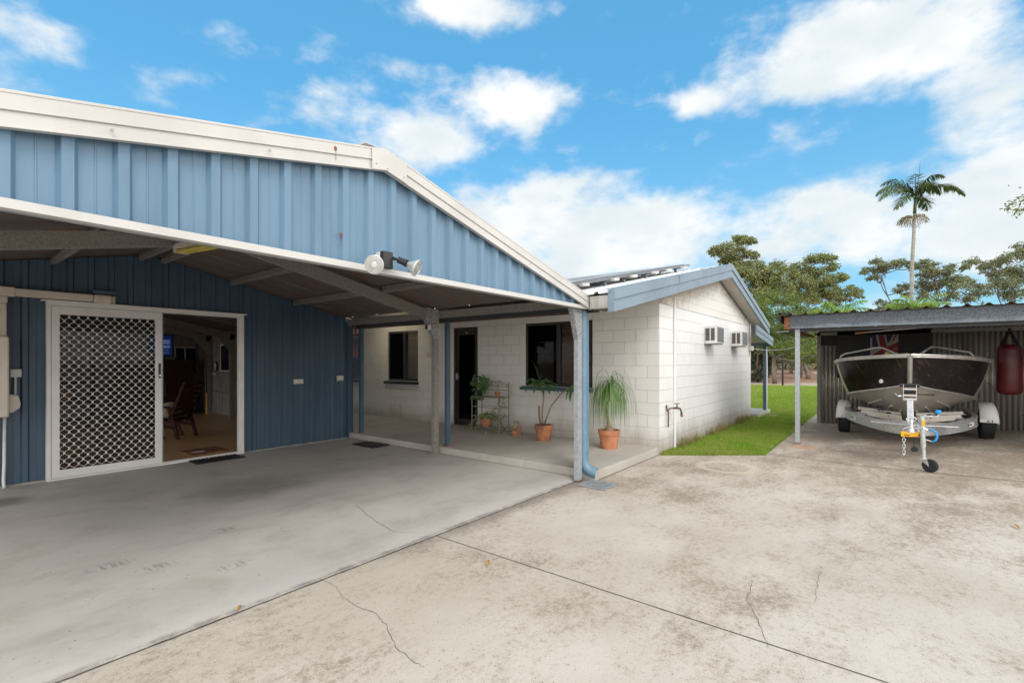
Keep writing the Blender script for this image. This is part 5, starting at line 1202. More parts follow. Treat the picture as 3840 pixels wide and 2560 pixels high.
# winch post and winch
mb = MB(); mb.bar((9.38, YC+.02, .56), (9.62, YC+.02, .90), .075, .05, up=(1, 0, -.5)); mb.build('winch_post', 'rail', tr, bevel=.004)
mb = MB(); mb.box(9.52, 9.525, YC-.0, YC+.045, .77, .83); mb.build('post_label', 'oldwhite', tr)
wn = MB()
for y in (YC-.06, YC+.095): wn.box(9.60, 9.74, y, y+.006, .90, 1.14)
for z in (.91, .965, 1.06): wn.box(9.592, 9.60, YC-.06, YC+.10, z, z+.018)
wn.box(9.6, 9.74, YC-.054, YC+.094, .895, .901)
wo_ = wn.build('winch', 'chrome', tr); MB().cyl((9.67, YC-.05, 1.03), (9.67, YC+.09, 1.03), .035, n=14).build('drum', 'black', wo_)
MB().cyl((9.74, YC-.10, 1.125), (9.74, YC+.14, 1.125), .028, n=14).build('bow_roller', 'black', wo_, smooth='auto'); MB().tube([(9.64, YC-.07, .99), (9.64, YC-.12, .99), (9.64, YC-.27, .99)], [.008, .008, .014], 8).build('winch_handle', 'black', wo_)
MB().tube([(9.64, YC+.10, .96), (9.62, YC+.16, .955), (9.60, YC+.20, 1.0)], .008, 6).build('winch_hook', 'chrome', wo_)
# coupling, lock, jockey wheel
yk = -.285
mb = MB(); mb.lathe([(.0, .045), (.03, .04), (.05, .015), (.056, -.01), (.056, -.03)], (8.60, yk, .545), 20); mb.bar((8.62, yk, .565), (8.95, yk, .56), .06, .07); mb.tube([(8.60, yk, .58), (8.62, yk, .66), (8.66, yk, .70)], [.03, .024, .02], 10); mb.build('coupling', 'rail', tr, smooth='auto')
mb = MB(); mb.tube([(8.63, yk+.055*math.cos(a), .70+.03*math.sin(a)) for a in np.linspace(0, 2*math.pi, 16)], .006, 6); mb.tube([(8.58, yk+.095*math.cos(a), .535+.06*math.sin(a)) for a in np.linspace(0, math.pi, 10)], .008, 6); mb.build('coupling_ring', 'chrome', tr, smooth=True)
t = thing('hitch_lock', 'bright yellow lock clamped around the trailer coupling', 'lock', (8.58, yk, .45))
MB().prism([(8.545, -.170, .455), (8.56, -.385, .465), (8.56, -.39, .52), (8.55, -.34, .535), (8.545, -.30, .515), (8.545, -.25, .515), (8.54, -.205, .53), (8.54, -.170, .525)], (.07, 0, 0)).build('body', 'yellow', t, bevel=.006)
MB().cyl((8.54, -.375, .49), (8.56, -.375, .49), .016, n=10).build('keyway', 'black', t)
mb = MB()
for k in range(5): mb.box(8.5405, 8.543, -.215-k*.012, -.207-k*.012, .478, .492)
mb.build('mark', 'black', t)
mb = MB(); z = .44; k = 0
while z > .17:
    ax = (1, 0, 0) if k % 2 else (0, 1, 0); pts = []
    for a in np.linspace(0, 2*math.pi, 13): pts.append((8.64+(math.cos(a)*.016 if not k % 2 else 0), -.205+(math.cos(a)*.016 if k % 2 else 0), z+math.sin(a)*.028))
    mb.tube(pts, .0065, 6, caps=False); z -= .042; k += 1
mb.build('safety_chain', 'chrome', tr, smooth=True)
mb = MB(); mb.tube([(8.66, yk-.02, .46), (8.67, yk-.03, .38), (8.66, yk-.03, .31)], .006, 6); mb.box(8.64, 8.69, yk-.06, yk-.01, .25, .31); mb.box(8.63, 8.70, yk-.075, yk+.005, .262, .295); mb.build('trailer_plug', 'black', tr)
jx, jy = 8.545, -.405; gj = dz(8.5, -.47)
jk = MB().tube([(jx, jy+.012, .74), (jx, jy-.003, .345)], .030, 18).build('jockey_stand', 'rail', tr, smooth='auto')
MB().tube([(jx, jy-.002, .36), (jx, jy-.008, .17+gj)], .024, 18).build('inner_tube', 'rail', jk, smooth='auto'); MB().lathe([(.033, 0), (.033, .012), (.02, .02), (0, .022)], (jx, jy+.012, .738), 16).build('cap', 'rail', jk)
MB().box(jx-.034, jx-.028, jy-.02, jy+.012, .62, .70).build('warning_label', 'yellow', jk)
MB().tube([(jx, jy+.0, .765), (jx+.01, jy-.06, .76), (jx+.02, jy-.15, .755), (jx+.02, jy-.155, .80)], .008, 8).build('crank', 'chrome', jk, smooth=True); MB().lathe([(.02, 0), (.032, .004), (.034, .035), (.025, .045), (0, .046)], (jx+.02, jy-.155, .80), 12).build('crank_knob', 'azure', jk, smooth='auto')
mb = MB(); mb.tube([(jx+.02, jy-.06, .565), (jx+.02, jy-.10, .575), (jx+.02, jy-.135, .54), (jx+.02, jy-.145, .49), (jx+.02, jy-.13, .44), (jx+.02, jy-.09, .41)], .014, 10); mb.build('clamp_handle', 'azure', jk, smooth=True)
mb = MB(); mb.tube([(jx+.02, jy-.02, .56), (jx+.02, jy-.08, .57)], .006, 6); mb.tube([(jx+.02, jy-.02, .44), (jx+.02, jy-.10, .415)], .006, 6); mb.tube([(jx-.03, jy+.05, .60), (jx-.034, jy+.0, .60), (jx-.03, jy-.04, .58)], .007, 6); mb.build('clamp_rod', 'chrome', jk)
wax = Vector((.9, -.43, 0)).normalized(); wd_ = Vector((-wax.y, wax.x, 0)); wc_ = Vector((jx-.02, jy-.07, .087+gj))
wh = MB().lathe([(.055, -.026), (.078, -.026), (.087, -.018), (.087, .018), (.078, .026), (.055, .026)], wc_, 30, axis=wax).build('jockey_wheel', 'rubber', jk, smooth='auto')
mb = MB(); mb.lathe([(.056, -.02), (.056, .02), (.052, .02), (.052, -.02), (.056, -.02)], wc_, 24, axis=wax); mb.lathe([(.02, -.024), (.02, .024), (0, .026)], wc_, 16, axis=wax)
for k in range(5):
    a = k*2*math.pi/5; q = wd_*math.cos(a)+Vector((0, 0, 1))*math.sin(a); mb.bar(wc_+q*.016, wc_+q*.054, .02, .010, up=wax)
mb.build('wheel_hub', 'hub', wh)
mb = MB()
for s_ in (-.034, .030): mb.prism([Vector((jx, jy, .172+gj))+wax*s_-wd_*.05, Vector((jx, jy, .172+gj))+wax*s_+wd_*.05, wc_+wax*s_+Vector((0, 0, .05)) +wd_*.01, wc_+wax*s_-Vector((0, 0, .012)), wc_+wax*s_+Vector((0, 0, .02))+wd_*-.05 if False else wc_+wax*s_+Vector((0, 0, .0))-wd_*.016*-1], wax*.004)
mb.box(jx-.05, jx+.05, jy-.04, jy+.035, .168+gj, .176+gj); mb.build('fork', 'rail', jk)
# ================================================================ PATIO PLANTS
def potprof(r, h, rim=.22):
    return [(0, 0), (r*.72, 0), (r*.74, .01), (r*.90, h*(1-rim)-.005), (r*.97, h*(1-rim)), (r*1.0, h-.01), (r*.985, h), (r*.88, h), (r*.86, h*.9)]
def pot(parent, c, r, h, mt, rim=.24):
    p = MB().lathe(potprof(r, h, rim), c, 32).build('pot', mt, parent, smooth='auto'); MB().lathe([(r*.87, h*.90), (r*.4, h*.93), (0, h*.94)], c, 20).build('soil', 'soil', parent); return p
def leaf(mb, base, d, L, wd, droop=.3, n=5, fold=.15, wave=0):
    base = Vector(base); d = Vector(d).normalized(); side = d.cross(Vector((0, 0, 1)))
    side = side.normalized() if side.length > .05 else Vector((1, 0, 0)); p = base.copy(); Lr, C_, Rr = [], [], []
    for i in range(n+1):
        t_ = i/n; w_ = wd*math.sin(math.pi*min(1, (t_*.92+.06)))**.7*(1 if t_ < 1 else .05); up = side.cross(d).normalized()
        s2 = (side+Vector((0, 0, wave*math.sin(t_*9)))).normalized()
        Lr.append(p+s2*w_/2+up*fold*w_); C_.append(p.copy()); Rr.append(p-s2*w_/2+up*fold*w_)
        p = p+d*L/n; d = (d+Vector((0, 0, -droop*(.6+t_)))*(1.6/n)).normalized()
    mb.grid([Lr, C_, Rr])
rnd = random.Random(5)
# ponytail palm
c = Vector((6.93, 3.46, .12)); t = thing('ponytail_palm', 'ponytail palm with drooping strap leaves in a bright terracotta pot near the wall corner', 'potted plant', c, 'potted plants on the patio')
pot(t, c, .175, .295, 'terra')
MB().tube([c+Vector(p) for p in ((0, 0, .26), (.0, -.0, .31), (.015, .015, .38), (.005, .03, .52), (-.01, .03, .66), (.02, -.01, .80), (.0, -.02, .93), (.01, -.02, .98))], [.085, .06, .032, .022, .019, .02, .026, .02], 12).build('trunk', 'cane', t, smooth=True)
mb = MB()
for k in range(180):
    a = rnd.uniform(0, 6.283); e = rnd.uniform(.7, 1.5); L = rnd.uniform(.5, 1.08); b_ = c+Vector((.005, -.02, rnd.uniform(.80, .97)))
    d = Vector((math.cos(a)*math.cos(e), math.sin(a)*math.cos(e), math.sin(e)))
    leaf(mb, b_, d, L, rnd.uniform(.006, .011), droop=rnd.uniform(4.5, 8.), n=15, fold=.1)
mb.build('leaves', 'pony', t)
# corn plant in old pot
c = Vector((6.93, 4.71, .12)); t = thing('corn_plant', 'leggy corn plant with bent canes in a dark rimmed terracotta pot', 'potted plant', c, 'potted plants on the patio')
pot(t, c, .165, .275, 'terrad')
mb = MB(); top = c+Vector((-.02, .06, 1.02))
mb.tube([c+Vector((0, .02, .25)), c+Vector((-.01, .03, .45)), c+Vector((.0, .0, .75)), top], [.018, .013, .012, .011], 8)
br = c+Vector((.10, -.55, .99)); mb.tube([c+Vector((0, -.01, .25)), c+Vector((.0, -.06, .40)), c+Vector((.02, -.14, .60)), c+Vector((.06, -.32, .83)), br, br+Vector((0, -.03, -.02))], [.02, .014, .013, .011, .010, .008], 8)
mb.tube([c+Vector((0, .06, .25)), c+Vector((.0, .10, .42)), c+Vector((0, .10, .60))], [.02, .017, .017], 8); mb.build('canes', 'cane', t, smooth=True)
mb = MB()
for k in range(17):
    a = k*2.4+.6; e = rnd.uniform(-.15, .75); leaf(mb, top+Vector((0, 0, rnd.uniform(-.10, .04))), (math.cos(a)*math.cos(e), math.sin(a)*math.cos(e), math.sin(e)), rnd.uniform(.28, .42), .062, droop=rnd.uniform(.7, 1.2), n=8, fold=.12, wave=.5)
leaf(mb, top, (-.25, .25, 1), .42, .055, droop=.02, n=8, wave=.5); leaf(mb, top, (.1, -.1, 1), .15, .04, droop=.1)
for k in range(4): leaf(mb, br, (math.cos(k*1.6)*.25, math.sin(k*1.6)*.25, -.2), .34, .06, droop=1.6, n=8, wave=.3)
mb.build('leaves', 'drac', t)
# metal plant stand
t = thing('plant_stand', 'rusty grey wire plant stand with scrolled back beside the dark front door', 'plant stand', (7.2, 6.15, .12))
xa, xb, ya, yb = 7.02, 7.32, 5.80, 6.50
def ft(x, y, h): MB().cyl((x, y, .12), (x, y, h), .011, n=8).build('leg', 'galvd', t, smooth='auto')
ft(xa, ya, .80); ft(xa, yb, .80); ft(xb, ya, 1.09); ft(xb, yb, 1.09)
for z in (.20, .42, .60, .80):
    mb = MB()
    for (p, q) in (((xa, ya), (xa, yb)), ((xb, ya), (xb, yb)), ((xa, ya), (xb, ya)), ((xa, yb), (xb, yb))): mb.cyl((*p, z), (*q, z), .006, n=6)
    if z in (.20, .80):
        for k in range(1, 6): mb.cyl((xa+(xb-xa)*k/6, ya, z), (xa+(xb-xa)*k/6, yb, z), .0035, n=5)
    mb.build('shelf', 'galvd', t)
mb = MB()
for z in (.93, 1.0): mb.cyl((xb, ya, z), (xb, yb, z), .006, n=6)
for s_ in (-1, 1):
    pts = []
    for k in range(30):
        a = k*.32; r = .055*(1-k/34); pts.append((xb, 6.15+s_*(.10+math.cos(a)*r), 1.055+math.sin(a)*r))
    mb.tube(pts, .0045, 5); mb.tube([(xb, 6.15+s_*.155, 1.055), (xb, 6.15+s_*.24, 1.04), (xb, 6.15+s_*.34, 1.02)], .0045, 5)
    mb.tube([(xb, 6.15, 1.08), (xb, 6.15+s_*.05, 1.105), (xb, 6.15+s_*.12, 1.11), (xb, 6.15+s_*.25, 1.07), (xb, 6.15+s_*.34, 1.03)], .0045, 5)
mb.build('scroll_back', 'rust', t)
# on the stand
def roundleaf(mb, p, nrm, r):
    p = Vector(p); nrm = Vector(nrm).normalized(); a = nrm.cross(Vector((.3, .2, 1))).normalized(); b_ = nrm.cross(a)
    sh_ = [(0, -1), (.75, -.55), (.9, 0), (.55, .65), (0, 1.15), (-.55, .65), (-.9, 0), (-.75, -.55)]; vs = [p+a*x*r+b_*y*r-nrm*abs(x)*r*.15 for x, y in sh_]+[p]
    mb.add(vs, [(8, k, (k+1) % 8) for k in range(8)])
c = Vector((7.15, 6.40, .805)); t = thing('rubber_plant', 'bushy dark round leaved plant on the left end of the stand top shelf', 'potted plant', c, 'potted plants on the patio')
pot(t, c, .07, .12, 'black'); mb = MB(); ms = MB()
for k in range(60):
    a = rnd.uniform(0, 6.283); r = rnd.uniform(.05, .23); z = rnd.uniform(-.12, .36); q = c+Vector((math.cos(a)*r*.8, math.sin(a)*r*1.05+.02, z+.05))
    roundleaf(mb, q, (math.cos(a)-.5, math.sin(a)-.3, .5), rnd.uniform(.038, .058))
    if k % 3 == 0: ms.tube([c+Vector((0, 0, .1)), (c+q)/2+Vector((0, 0, .08)), q], .003, 4)
mb.build('leaves', 'rubberp', t); ms.build('stems', 'cane', t)
c = Vector((7.13, 5.93, .805)); t = thing('seedling_pot', 'small terracotta pot with a thin seedling on the stand top shelf', 'potted plant', c, 'potted plants on the patio')
pot(t, c, .058, .105, 'terrad'); mb = MB(); 
for k in range(7): leaf(mb, c+Vector((0, .01*k-.02, .14+.02*k)), (math.cos(k*2.2), math.sin(k*2.2), .6), .07, .022, droop=.4)
mb.build('leaves', 'bush', t); MB().tube([c+Vector((0, 0, .1)), c+Vector((0, .0, .24))], .003, 5).build('stems', 'cane', t)
c = Vector((7.14, 6.22, .205)); t = thing('trailing_ivy_pot', 'orange bowl pot with variegated trailing plant on the bottom shelf of the stand', 'potted plant', c, 'potted plants on the patio')
MB().lathe([(0, 0), (.06, 0), (.085, .03), (.115, .12), (.125, .165), (.12, .175), (.10, .175)], c, 28).build('pot', 'terra', t, smooth='auto'); MB().lathe([(.108, .16), (0, .165)], c, 16).build('soil', 'soil', t)
mb = MB(); ms = MB()
for k in range(150):
    a = rnd.uniform(0, 6.283); r = rnd.uniform(.0, .17); roundleaf(mb, c+Vector((math.cos(a)*r, math.sin(a)*r, .18+rnd.uniform(0, .11)*(1-r*3))), (math.cos(a)-.4, math.sin(a), 1.), rnd.uniform(.014, .024))
for k in range(26):
    a = rnd.uniform(0, 6.283); p = c+Vector((math.cos(a)*.13, math.sin(a)*.14, .19)); L = rnd.uniform(.1, .32) if k < 20 else .3; pts = [p.copy()]
    dirv = Vector((math.cos(a)*.05, math.sin(a)*.12, .02))
    if k >= 20: dirv = Vector((-.02, -.10, rnd.uniform(-.0, .14)))
    for j in range(8):
        dirv.z -= .028 if k < 20 else .012; p = p+dirv*.35+Vector((rnd.uniform(-.01, .01), rnd.uniform(-.012, .012), 0)); p.z = max(p.z, .135); pts.append(p.copy())
        roundleaf(mb, p, (rnd.uniform(-1, 0), rnd.uniform(-1, 1), .4), rnd.uniform(.014, .024))
    ms.tube(pts, .002, 4)
for k in range(5):
    y0 = rnd.uniform(5.78, 5.98); pts = [Vector((7.2, y0, .82)), Vector((7.18, y0-.02, .65)), Vector((7.2, y0-.03, .5)), Vector((7.19, y0+.01, .35))]; ms.tube(pts, .002, 4)
    for j in range(7): q = pts[j % 3]+(pts[j % 3+1]-pts[j % 3])*rnd.random(); roundleaf(mb, q+Vector((rnd.uniform(-.03, .03), rnd.uniform(-.03, .03), 0)), (-1, rnd.uniform(-1, 1), .3), .019)
mb.build('leaves', 'varieg', t); ms.build('stems', 'cane', t)
# figurine
c = Vector((7.05, 5.40, .12)); t = thing('figurine', 'weathered seated animal figurine on the patio between the stand and the corn plant', 'figurine', c)
mb = MB(); mb.lathe([(0, 0), (.115, .0), (.12, .02), (.10, .035), (0, .04)], c, 14, sc_=(.8, 1)); mb.sphere(c+Vector((.02, -.03, .10)), .085, 12, (.8, .9, 1.1)); mb.sphere(c+Vector((-.03, .03, .07)), .05, 10, (1, 1.4, .7)); mb.sphere(c+Vector((-.03, -.07, .06)), .045, 10, (1, .9, 1)); mb.build('body', 'statuer', t, smooth=True)
mb = MB(); mb.sphere(c+Vector((-.0, .0, .215)), .052, 12, (.9, 1.1, .8)); mb.sphere(c+Vector((-.03, .02, .165)), .052, 12, (.9, 1, .9)); mb.sphere(c+Vector((-.01, .04, .26)), .022, 8); mb.sphere(c+Vector((-.01, -.035, .26)), .022, 8); mb.build('head', 'statue', t, smooth=True)
MB().lathe([(.0, 0), (.05, 0), (.062, .02), (.060, .055), (.05, .06)], c+Vector((-.04, .02, .035)), 12, sc_=(.7, 1.1)).build('bowl', 'terra', t, smooth='auto')
# ================================================================ FALLEN LEAVES
for i, (u, v, L, rot, lab) in enumerate(((1825, 2125, .095, .5, 'curled yellow leaf on the driveway beside the slab joint'), (3228, 1780, .05, 2., 'small yellow leaf on the driveway in front of the trailer'), (3545, 1796, .06, 1., 'thin dry leaf near the jockey wheel'),
        (3822, 1985, .11, .2, 'yellow leaf at the right picture edge'), (2583, 1802, .045, 1.4, 'small ochre leaf below the pale ring on the driveway'), (890, 2297, .07, .9, 'brown leaf caught in the joint of the carport slab'),
        (3725, 1663, .13, .8, 'brown leaf under the right trailer wheel'), (3825, 1655, .11, .3, 'brown leaf on the shelter floor at the right edge'))):
    x, y = G(u, v, .02 if v < 1790 else 0); z = dz(x, y)+.006; mb = MB()
    leaf(mb, (x, y, z+.004), (math.cos(rot), math.sin(rot), .25), L, L*.26, droop=.35, n=6, fold=.25); tag(mb.build('fallen_leaf', 'dryleaf'), lab, 'leaf', 'fallen leaves on the concrete')
# ================================================================ TREES
def leafcloud(P, size, asp=.4, droop=.5):
    """P: n x 3 centres -> diamond leaf meshes"""
    n = len(P); a = rng.uniform(0, 2*np.pi, n); e = rng.normal(-droop, .6, n); d = np.stack([np.cos(a)*np.cos(e), np.sin(a)*np.cos(e), np.sin(e)], 1)
    r = rng.normal(size=(n, 3)); s_ = np.cross(d, r); s_ /= np.linalg.norm(s_, axis=1, keepdims=True)+1e-9
    L = size*rng.uniform(.6, 1.3, n)[:, None]; V = np.stack([P, P+d*L*.5+s_*L*asp/2, P+d*L, P+d*L*.5-s_*L*asp/2], 1).reshape(-1, 3); return V
def quads(name, V, mat, parent):
    off = np.array(OFF[parent.name]); V = V-off; n = len(V)//4; me = bpy.data.meshes.new(name); me.vertices.add(len(V)); me.vertices.foreach_set('co', V.ravel())
    me.loops.add(4*n); me.loops.foreach_set('vertex_index', np.arange(4*n, dtype=np.int32)); me.polygons.add(n); me.polygons.foreach_set('loop_start', np.arange(0, 4*n, 4, dtype=np.int32)); me.update()
    me.materials.append(MAT[mat]); o = bpy.data.objects.new(name, me); sc.collection.objects.link(o); o.parent = parent; OFF[o.name] = tuple(off); return o
def tree(name, label, cat, d, base, clumps, mat='gum', dens=1., leaf_=.26, trunk=.16, fork=.35, group='gum trees beyond the buildings', flat_=.8, trunkmat='bark', z0=-.06, spread=1.5):
    """clumps: (u, v, radius px). base: (u, v of ground) ; d: distance of the trunk"""
    B_ = at(base[0], 1354, d); B_.z = z0; t = thing(name, label, cat, B_, group); C = []
    for i, (u, v, r) in enumerate(clumps):
        dd = d+rnd.uniform(-spread, spread); C.append((at(u, v, dd), r*dd/1791))
    zt = min(c_[0].z for c_ in C); top = Vector((sum(c_[0].x for c_ in C)/len(C), sum(c_[0].y for c_ in C)/len(C), max(c_[0].z for c_ in C)))
    fk = B_+(top-B_)*fork; mb = MB(); fk += Vector((rnd.uniform(-.4, .4), rnd.uniform(-.4, .4), 0))
    mb.tube([B_, B_+(fk-B_)*.5+Vector((rnd.uniform(-.2, .2), rnd.uniform(-.2, .2), 0)), fk], [trunk*1.25, trunk, trunk*.8], 9)
    Pl = []
    mids = []
    for i, (c_, r) in enumerate(C):
        # branch: from nearest lower branch midpoint or the fork
        cand = [fk]+[m for m in mids if m.z < c_.z-.3]; st = min(cand, key=lambda m: (m-c_).length+.35*(m-fk).length*0)
        mid = st+(c_-st)*.55+Vector((rnd.uniform(-.3, .3), rnd.uniform(-.3, .3), -abs((c_-st).length)*.06)); mids.append(mid)
        rr = trunk*(.55 if st is fk else .34); mb.tube([st, st+(mid-st)*.5+Vector((rnd.uniform(-.15, .15), rnd.uniform(-.15, .15), 0)), mid, c_], [rr, rr*.8, rr*.6, rr*.2], 6)
        for q in range(6):
            tip = c_+Vector((rnd.uniform(-1, 1), rnd.uniform(-1, 1), rnd.uniform(-.3, .7)))*r*.85; mb.tube([mid+(c_-mid)*rnd.uniform(.2, .8), (mid+tip)/2+Vector((0, 0, .1*r)), tip], [rr*.3, rr*.2, rr*.08], 4)
        # leaves in sub-clumps
        ns = max(5, int(13*dens)); k = int(dens*33*(r/.9)**2/ (leaf_/.26)**2)+8
        for q in range(ns):
            a = rnd.uniform(0, 6.283); ph = rnd.uniform(-.55, 1.); s_ = math.sqrt(max(0, 1-ph*ph)); o_ = Vector((math.cos(a)*s_, math.sin(a)*s_, ph*flat_))*r*rnd.uniform(.45, .95); sr = r*rnd.uniform(.22, .42)
            pts = rng.normal(size=(k, 3))*np.array([sr*.6, sr*.6, sr*.42])+np.array(c_+o_); Pl.append(pts)
    P = np.concatenate(Pl); quads('crown', leafcloud(P, leaf_), mat, t); mb.build('trunk', trunkmat, t, smooth=True); return t
Q = lambda pts: [(2600+x*.5272, 550+y*.5272, r*.5272) for x, y, r in pts]
GT = 'gum trees beyond the buildings'
tree('gum_tree', 'tall thin gum tree rising above the white gable, highest of the left trees', 'tree', 44, (2790, 0), Q([(360, 665, 55), (320, 655, 35), (410, 670, 40), (430, 770, 38), (375, 760, 32), (330, 735, 35), (230, 735, 70), (175, 755, 55), (260, 790, 60), (300, 780, 50), (150, 740, 35), (215, 820, 40), (390, 850, 50), (330, 840, 50), (300, 880, 60)]), dens=1.35, fork=.45)
tree('gum_tree', 'olive green gum tree directly right of the white gable apex', 'tree', 42, (2860, 0), Q([(450, 860, 70), (400, 930, 80), (510, 900, 70), (480, 960, 80), (590, 860, 60), (560, 930, 70), (640, 880, 45), (430, 1010, 80), (540, 1010, 80), (610, 980, 70), (350, 900, 60), (640, 1040, 70), (490, 1070, 80)]), dens=1.25, fork=.4)
tree('gum_tree', 'broad gum tree in the middle between the gable and the palm', 'tree', 46, (3000, 0), Q([(740, 870, 70), (700, 910, 60), (830, 810, 50), (880, 800, 55), (940, 790, 55), (990, 850, 50), (830, 900, 70), (900, 920, 70), (760, 970, 90), (860, 1000, 90), (960, 960, 60), (1030, 940, 55), (1070, 930, 35), (720, 1060, 90), (820, 1080, 90), (930, 1070, 90), (1000, 790, 22), (950, 1010, 80)]), dens=1.2, fork=.38)
tree('gum_tree', 'sparse low gum tree with thin twigs left of the palm trunk', 'tree', 48, (3130, 0), Q([(1080, 1030, 50), (1120, 1010, 40), (1170, 1040, 40), (1060, 1080, 60), (1190, 1060, 24), (1010, 1060, 60), (1000, 1110, 60), (1130, 1050, 35)]), dens=.95, fork=.5, trunk=.12)
tree('gum_tree', 'leaning umbrella shaped gum tree just left of the palm', 'tree', 50, (3400, 0), Q([(1310, 820, 50), (1250, 870, 40), (1215, 890, 28), (1280, 930, 40), (1350, 850, 50), (1400, 840, 50), (1460, 820, 45), (1500, 835, 40), (1560, 840, 40), (1330, 880, 50), (1510, 990, 48), (1470, 1020, 40), (1520, 1050, 40), (1595, 860, 36)]), 'gumfar', dens=1.15, fork=.42, flat_=.45)
tree('gum_tree', 'grey green gum tree right of the palm trunk with dark forked limbs', 'tree', 47, (3560, 0), Q([(1660, 830, 50), (1700, 870, 60), (1740, 900, 60), (1790, 890, 50), (1830, 860, 40), (1650, 920, 60), (1620, 990, 55), (1700, 1010, 70), (1770, 980, 60), (1850, 950, 60), (1890, 1000, 70), (1930, 960, 55), (1990, 990, 60), (1980, 820, 50), (1940, 860, 35), (2050, 1040, 70), (1830, 1060, 60), (1950, 1080, 60), (1640, 1060, 40)]), 'gumfar', dens=1.05, fork=.35)
tree('gum_tree', 'hazy gum tree at the right picture edge above the shelter roof', 'tree', 52, (3800, 0), Q([(2080, 850, 50), (2130, 840, 50), (2190, 820, 55), (2240, 790, 50), (2290, 760, 55), (2340, 720, 55), (2380, 760, 70), (2110, 900, 50), (2170, 930, 60), (2230, 900, 60), (2290, 900, 60), (2200, 990, 60), (2270, 980, 70), (2340, 960, 80), (2130, 980, 40), (2340, 1050, 80), (2230, 1060, 60), (2400, 880, 90)]), 'gumfar', dens=1.0, fork=.35)
tree('gum_tree', 'low scrubby tree showing over the shelter roof left of the palm', 'tree', 56, (3330, 0), Q([(1340, 1110, 40), (1380, 1130, 45), (1430, 1120, 40), (1320, 1150, 35), (1480, 1140, 40)]), 'gumfar', dens=.9, fork=.5, trunk=.1)
# bright green bushes and dark thicket behind the lawn
BG = 'trees behind the lawn'
tree('bush_tree', 'bright green feathery tree low behind the gable and the shelter', 'tree', 33, (2905, 0), [(2850, 1150, 40), (2880, 1130, 45), (2920, 1120, 50), (2960, 1135, 45), (2990, 1160, 45), (2900, 1180, 55), (2950, 1190, 60), (2870, 1230, 55), (2920, 1250, 60), (2980, 1230, 60), (3020, 1200, 45), (2950, 1300, 60), (3010, 1290, 55), (3040, 1340, 45), (2890, 1300, 50), (3060, 1180, 40)], 'bush', dens=.95, leaf_=.17, group=BG, spread=2.5, trunk=.13, fork=.3)
tree('bush_tree', 'dark leafy tree touching the corner of the white house', 'tree', 36, (2850, 0), [(2840, 1270, 45), (2850, 1320, 50), (2835, 1370, 40), (2870, 1350, 40), (2850, 1405, 30), (2830, 1330, 45), (2890, 1280, 45), (2900, 1330, 35), (2825, 1415, 30), (2875, 1390, 25), (2860, 1290, 50), (2920, 1290, 40)], 'bushd', dens=1.4, leaf_=.2, group=BG, spread=1.5, trunk=.16, fork=.25)
tree('bush_tree', 'dull green tree seen between the two shelter posts', 'tree', 42, (3030, 0), [(3010, 1270, 50), (3050, 1290, 50), (3000, 1320, 45), (3040, 1340, 40), (3080, 1260, 45), (2980, 1250, 55), (3100, 1320, 50), (2960, 1330, 40)], 'bush', dens=1.1, leaf_=.22, group=BG, spread=2, trunk=.16, fork=.3)
for i, (u, d, cl) in enumerate(((2905, 58, [(2890, 1330, 32), (2920, 1320, 36), (2900, 1290, 40), (2940, 1350, 24)]), (2965, 62, [(2960, 1330, 36), (2985, 1340, 30), (2950, 1300, 40), (2990, 1300, 40)]), (3025, 60, [(3020, 1340, 34), (3045, 1330, 34), (3010, 1300, 40), (3050, 1290, 40)]),
        (3075, 66, [(3070, 1330, 40), (3100, 1310, 50), (3060, 1290, 40)]), (2800, 60, [(2780, 1300, 60), (2830, 1290, 50), (2810, 1340, 50)]), (2700, 58, [(2680, 1280, 70), (2740, 1290, 60)]), (3200, 64, [(3180, 1270, 80), (3260, 1260, 80)]), (3400, 62, [(3380, 1260, 90), (3480, 1250, 90)]), (3650, 64, [(3620, 1250, 90), (3740, 1240, 100)]))):
    tree('bush_tree', ['small dark trunked tree on the brown litter left of the near shelter post', 'small tree on the brown litter hidden partly by the near shelter post', 'dark trunked tree on the brown litter right of the near shelter post', 'tree beyond the lawn partly hidden by the rear shelter post', 'far thicket tree behind the house wall', 'far thicket tree hidden behind the white house', 'far thicket tree behind the boat shelter wall, left end', 'far thicket tree behind the boat shelter wall, middle', 'far thicket tree behind the boat shelter wall, right end'][i],
         'tree', d, (u, 0), cl, 'bushd', dens=1.0, leaf_=.34, group=BG, trunk=.17, fork=.45, spread=2)
# distant tree line closing the horizon
P = []
for k in range(5200):
    a = R(rng.uniform(-30, 60)); d = rng.uniform(95, 125); P.append((math.cos(a)*d, math.sin(a)*d, rng.uniform(.2, 9.5)*rng.uniform(.6, 1)))
P = np.array(P); P = np.repeat(P, 5, 0)+rng.normal(size=(len(P)*5, 3))*.6


V = leafcloud(P, 1.1, .6); me = bpy.data.meshes.new('far_wood'); n_ = len(V)//4; me.vertices.add(len(V)); me.vertices.foreach_set('co', V.ravel()); me.loops.add(4*n_); me.loops.foreach_set('vertex_index', np.arange(4*n_, dtype=np.int32)); me.polygons.add(n_); me.polygons.foreach_set('loop_start', np.arange(0, 4*n_, 4, dtype=np.int32)); me.update(); me.materials.append(MAT['gumfar'])
o = bpy.data.objects.new('far_wood', me); sc.collection.objects.link(o); tag(o, 'distant grey green woodland beyond the brown clearing', 'woodland', kind='stuff')
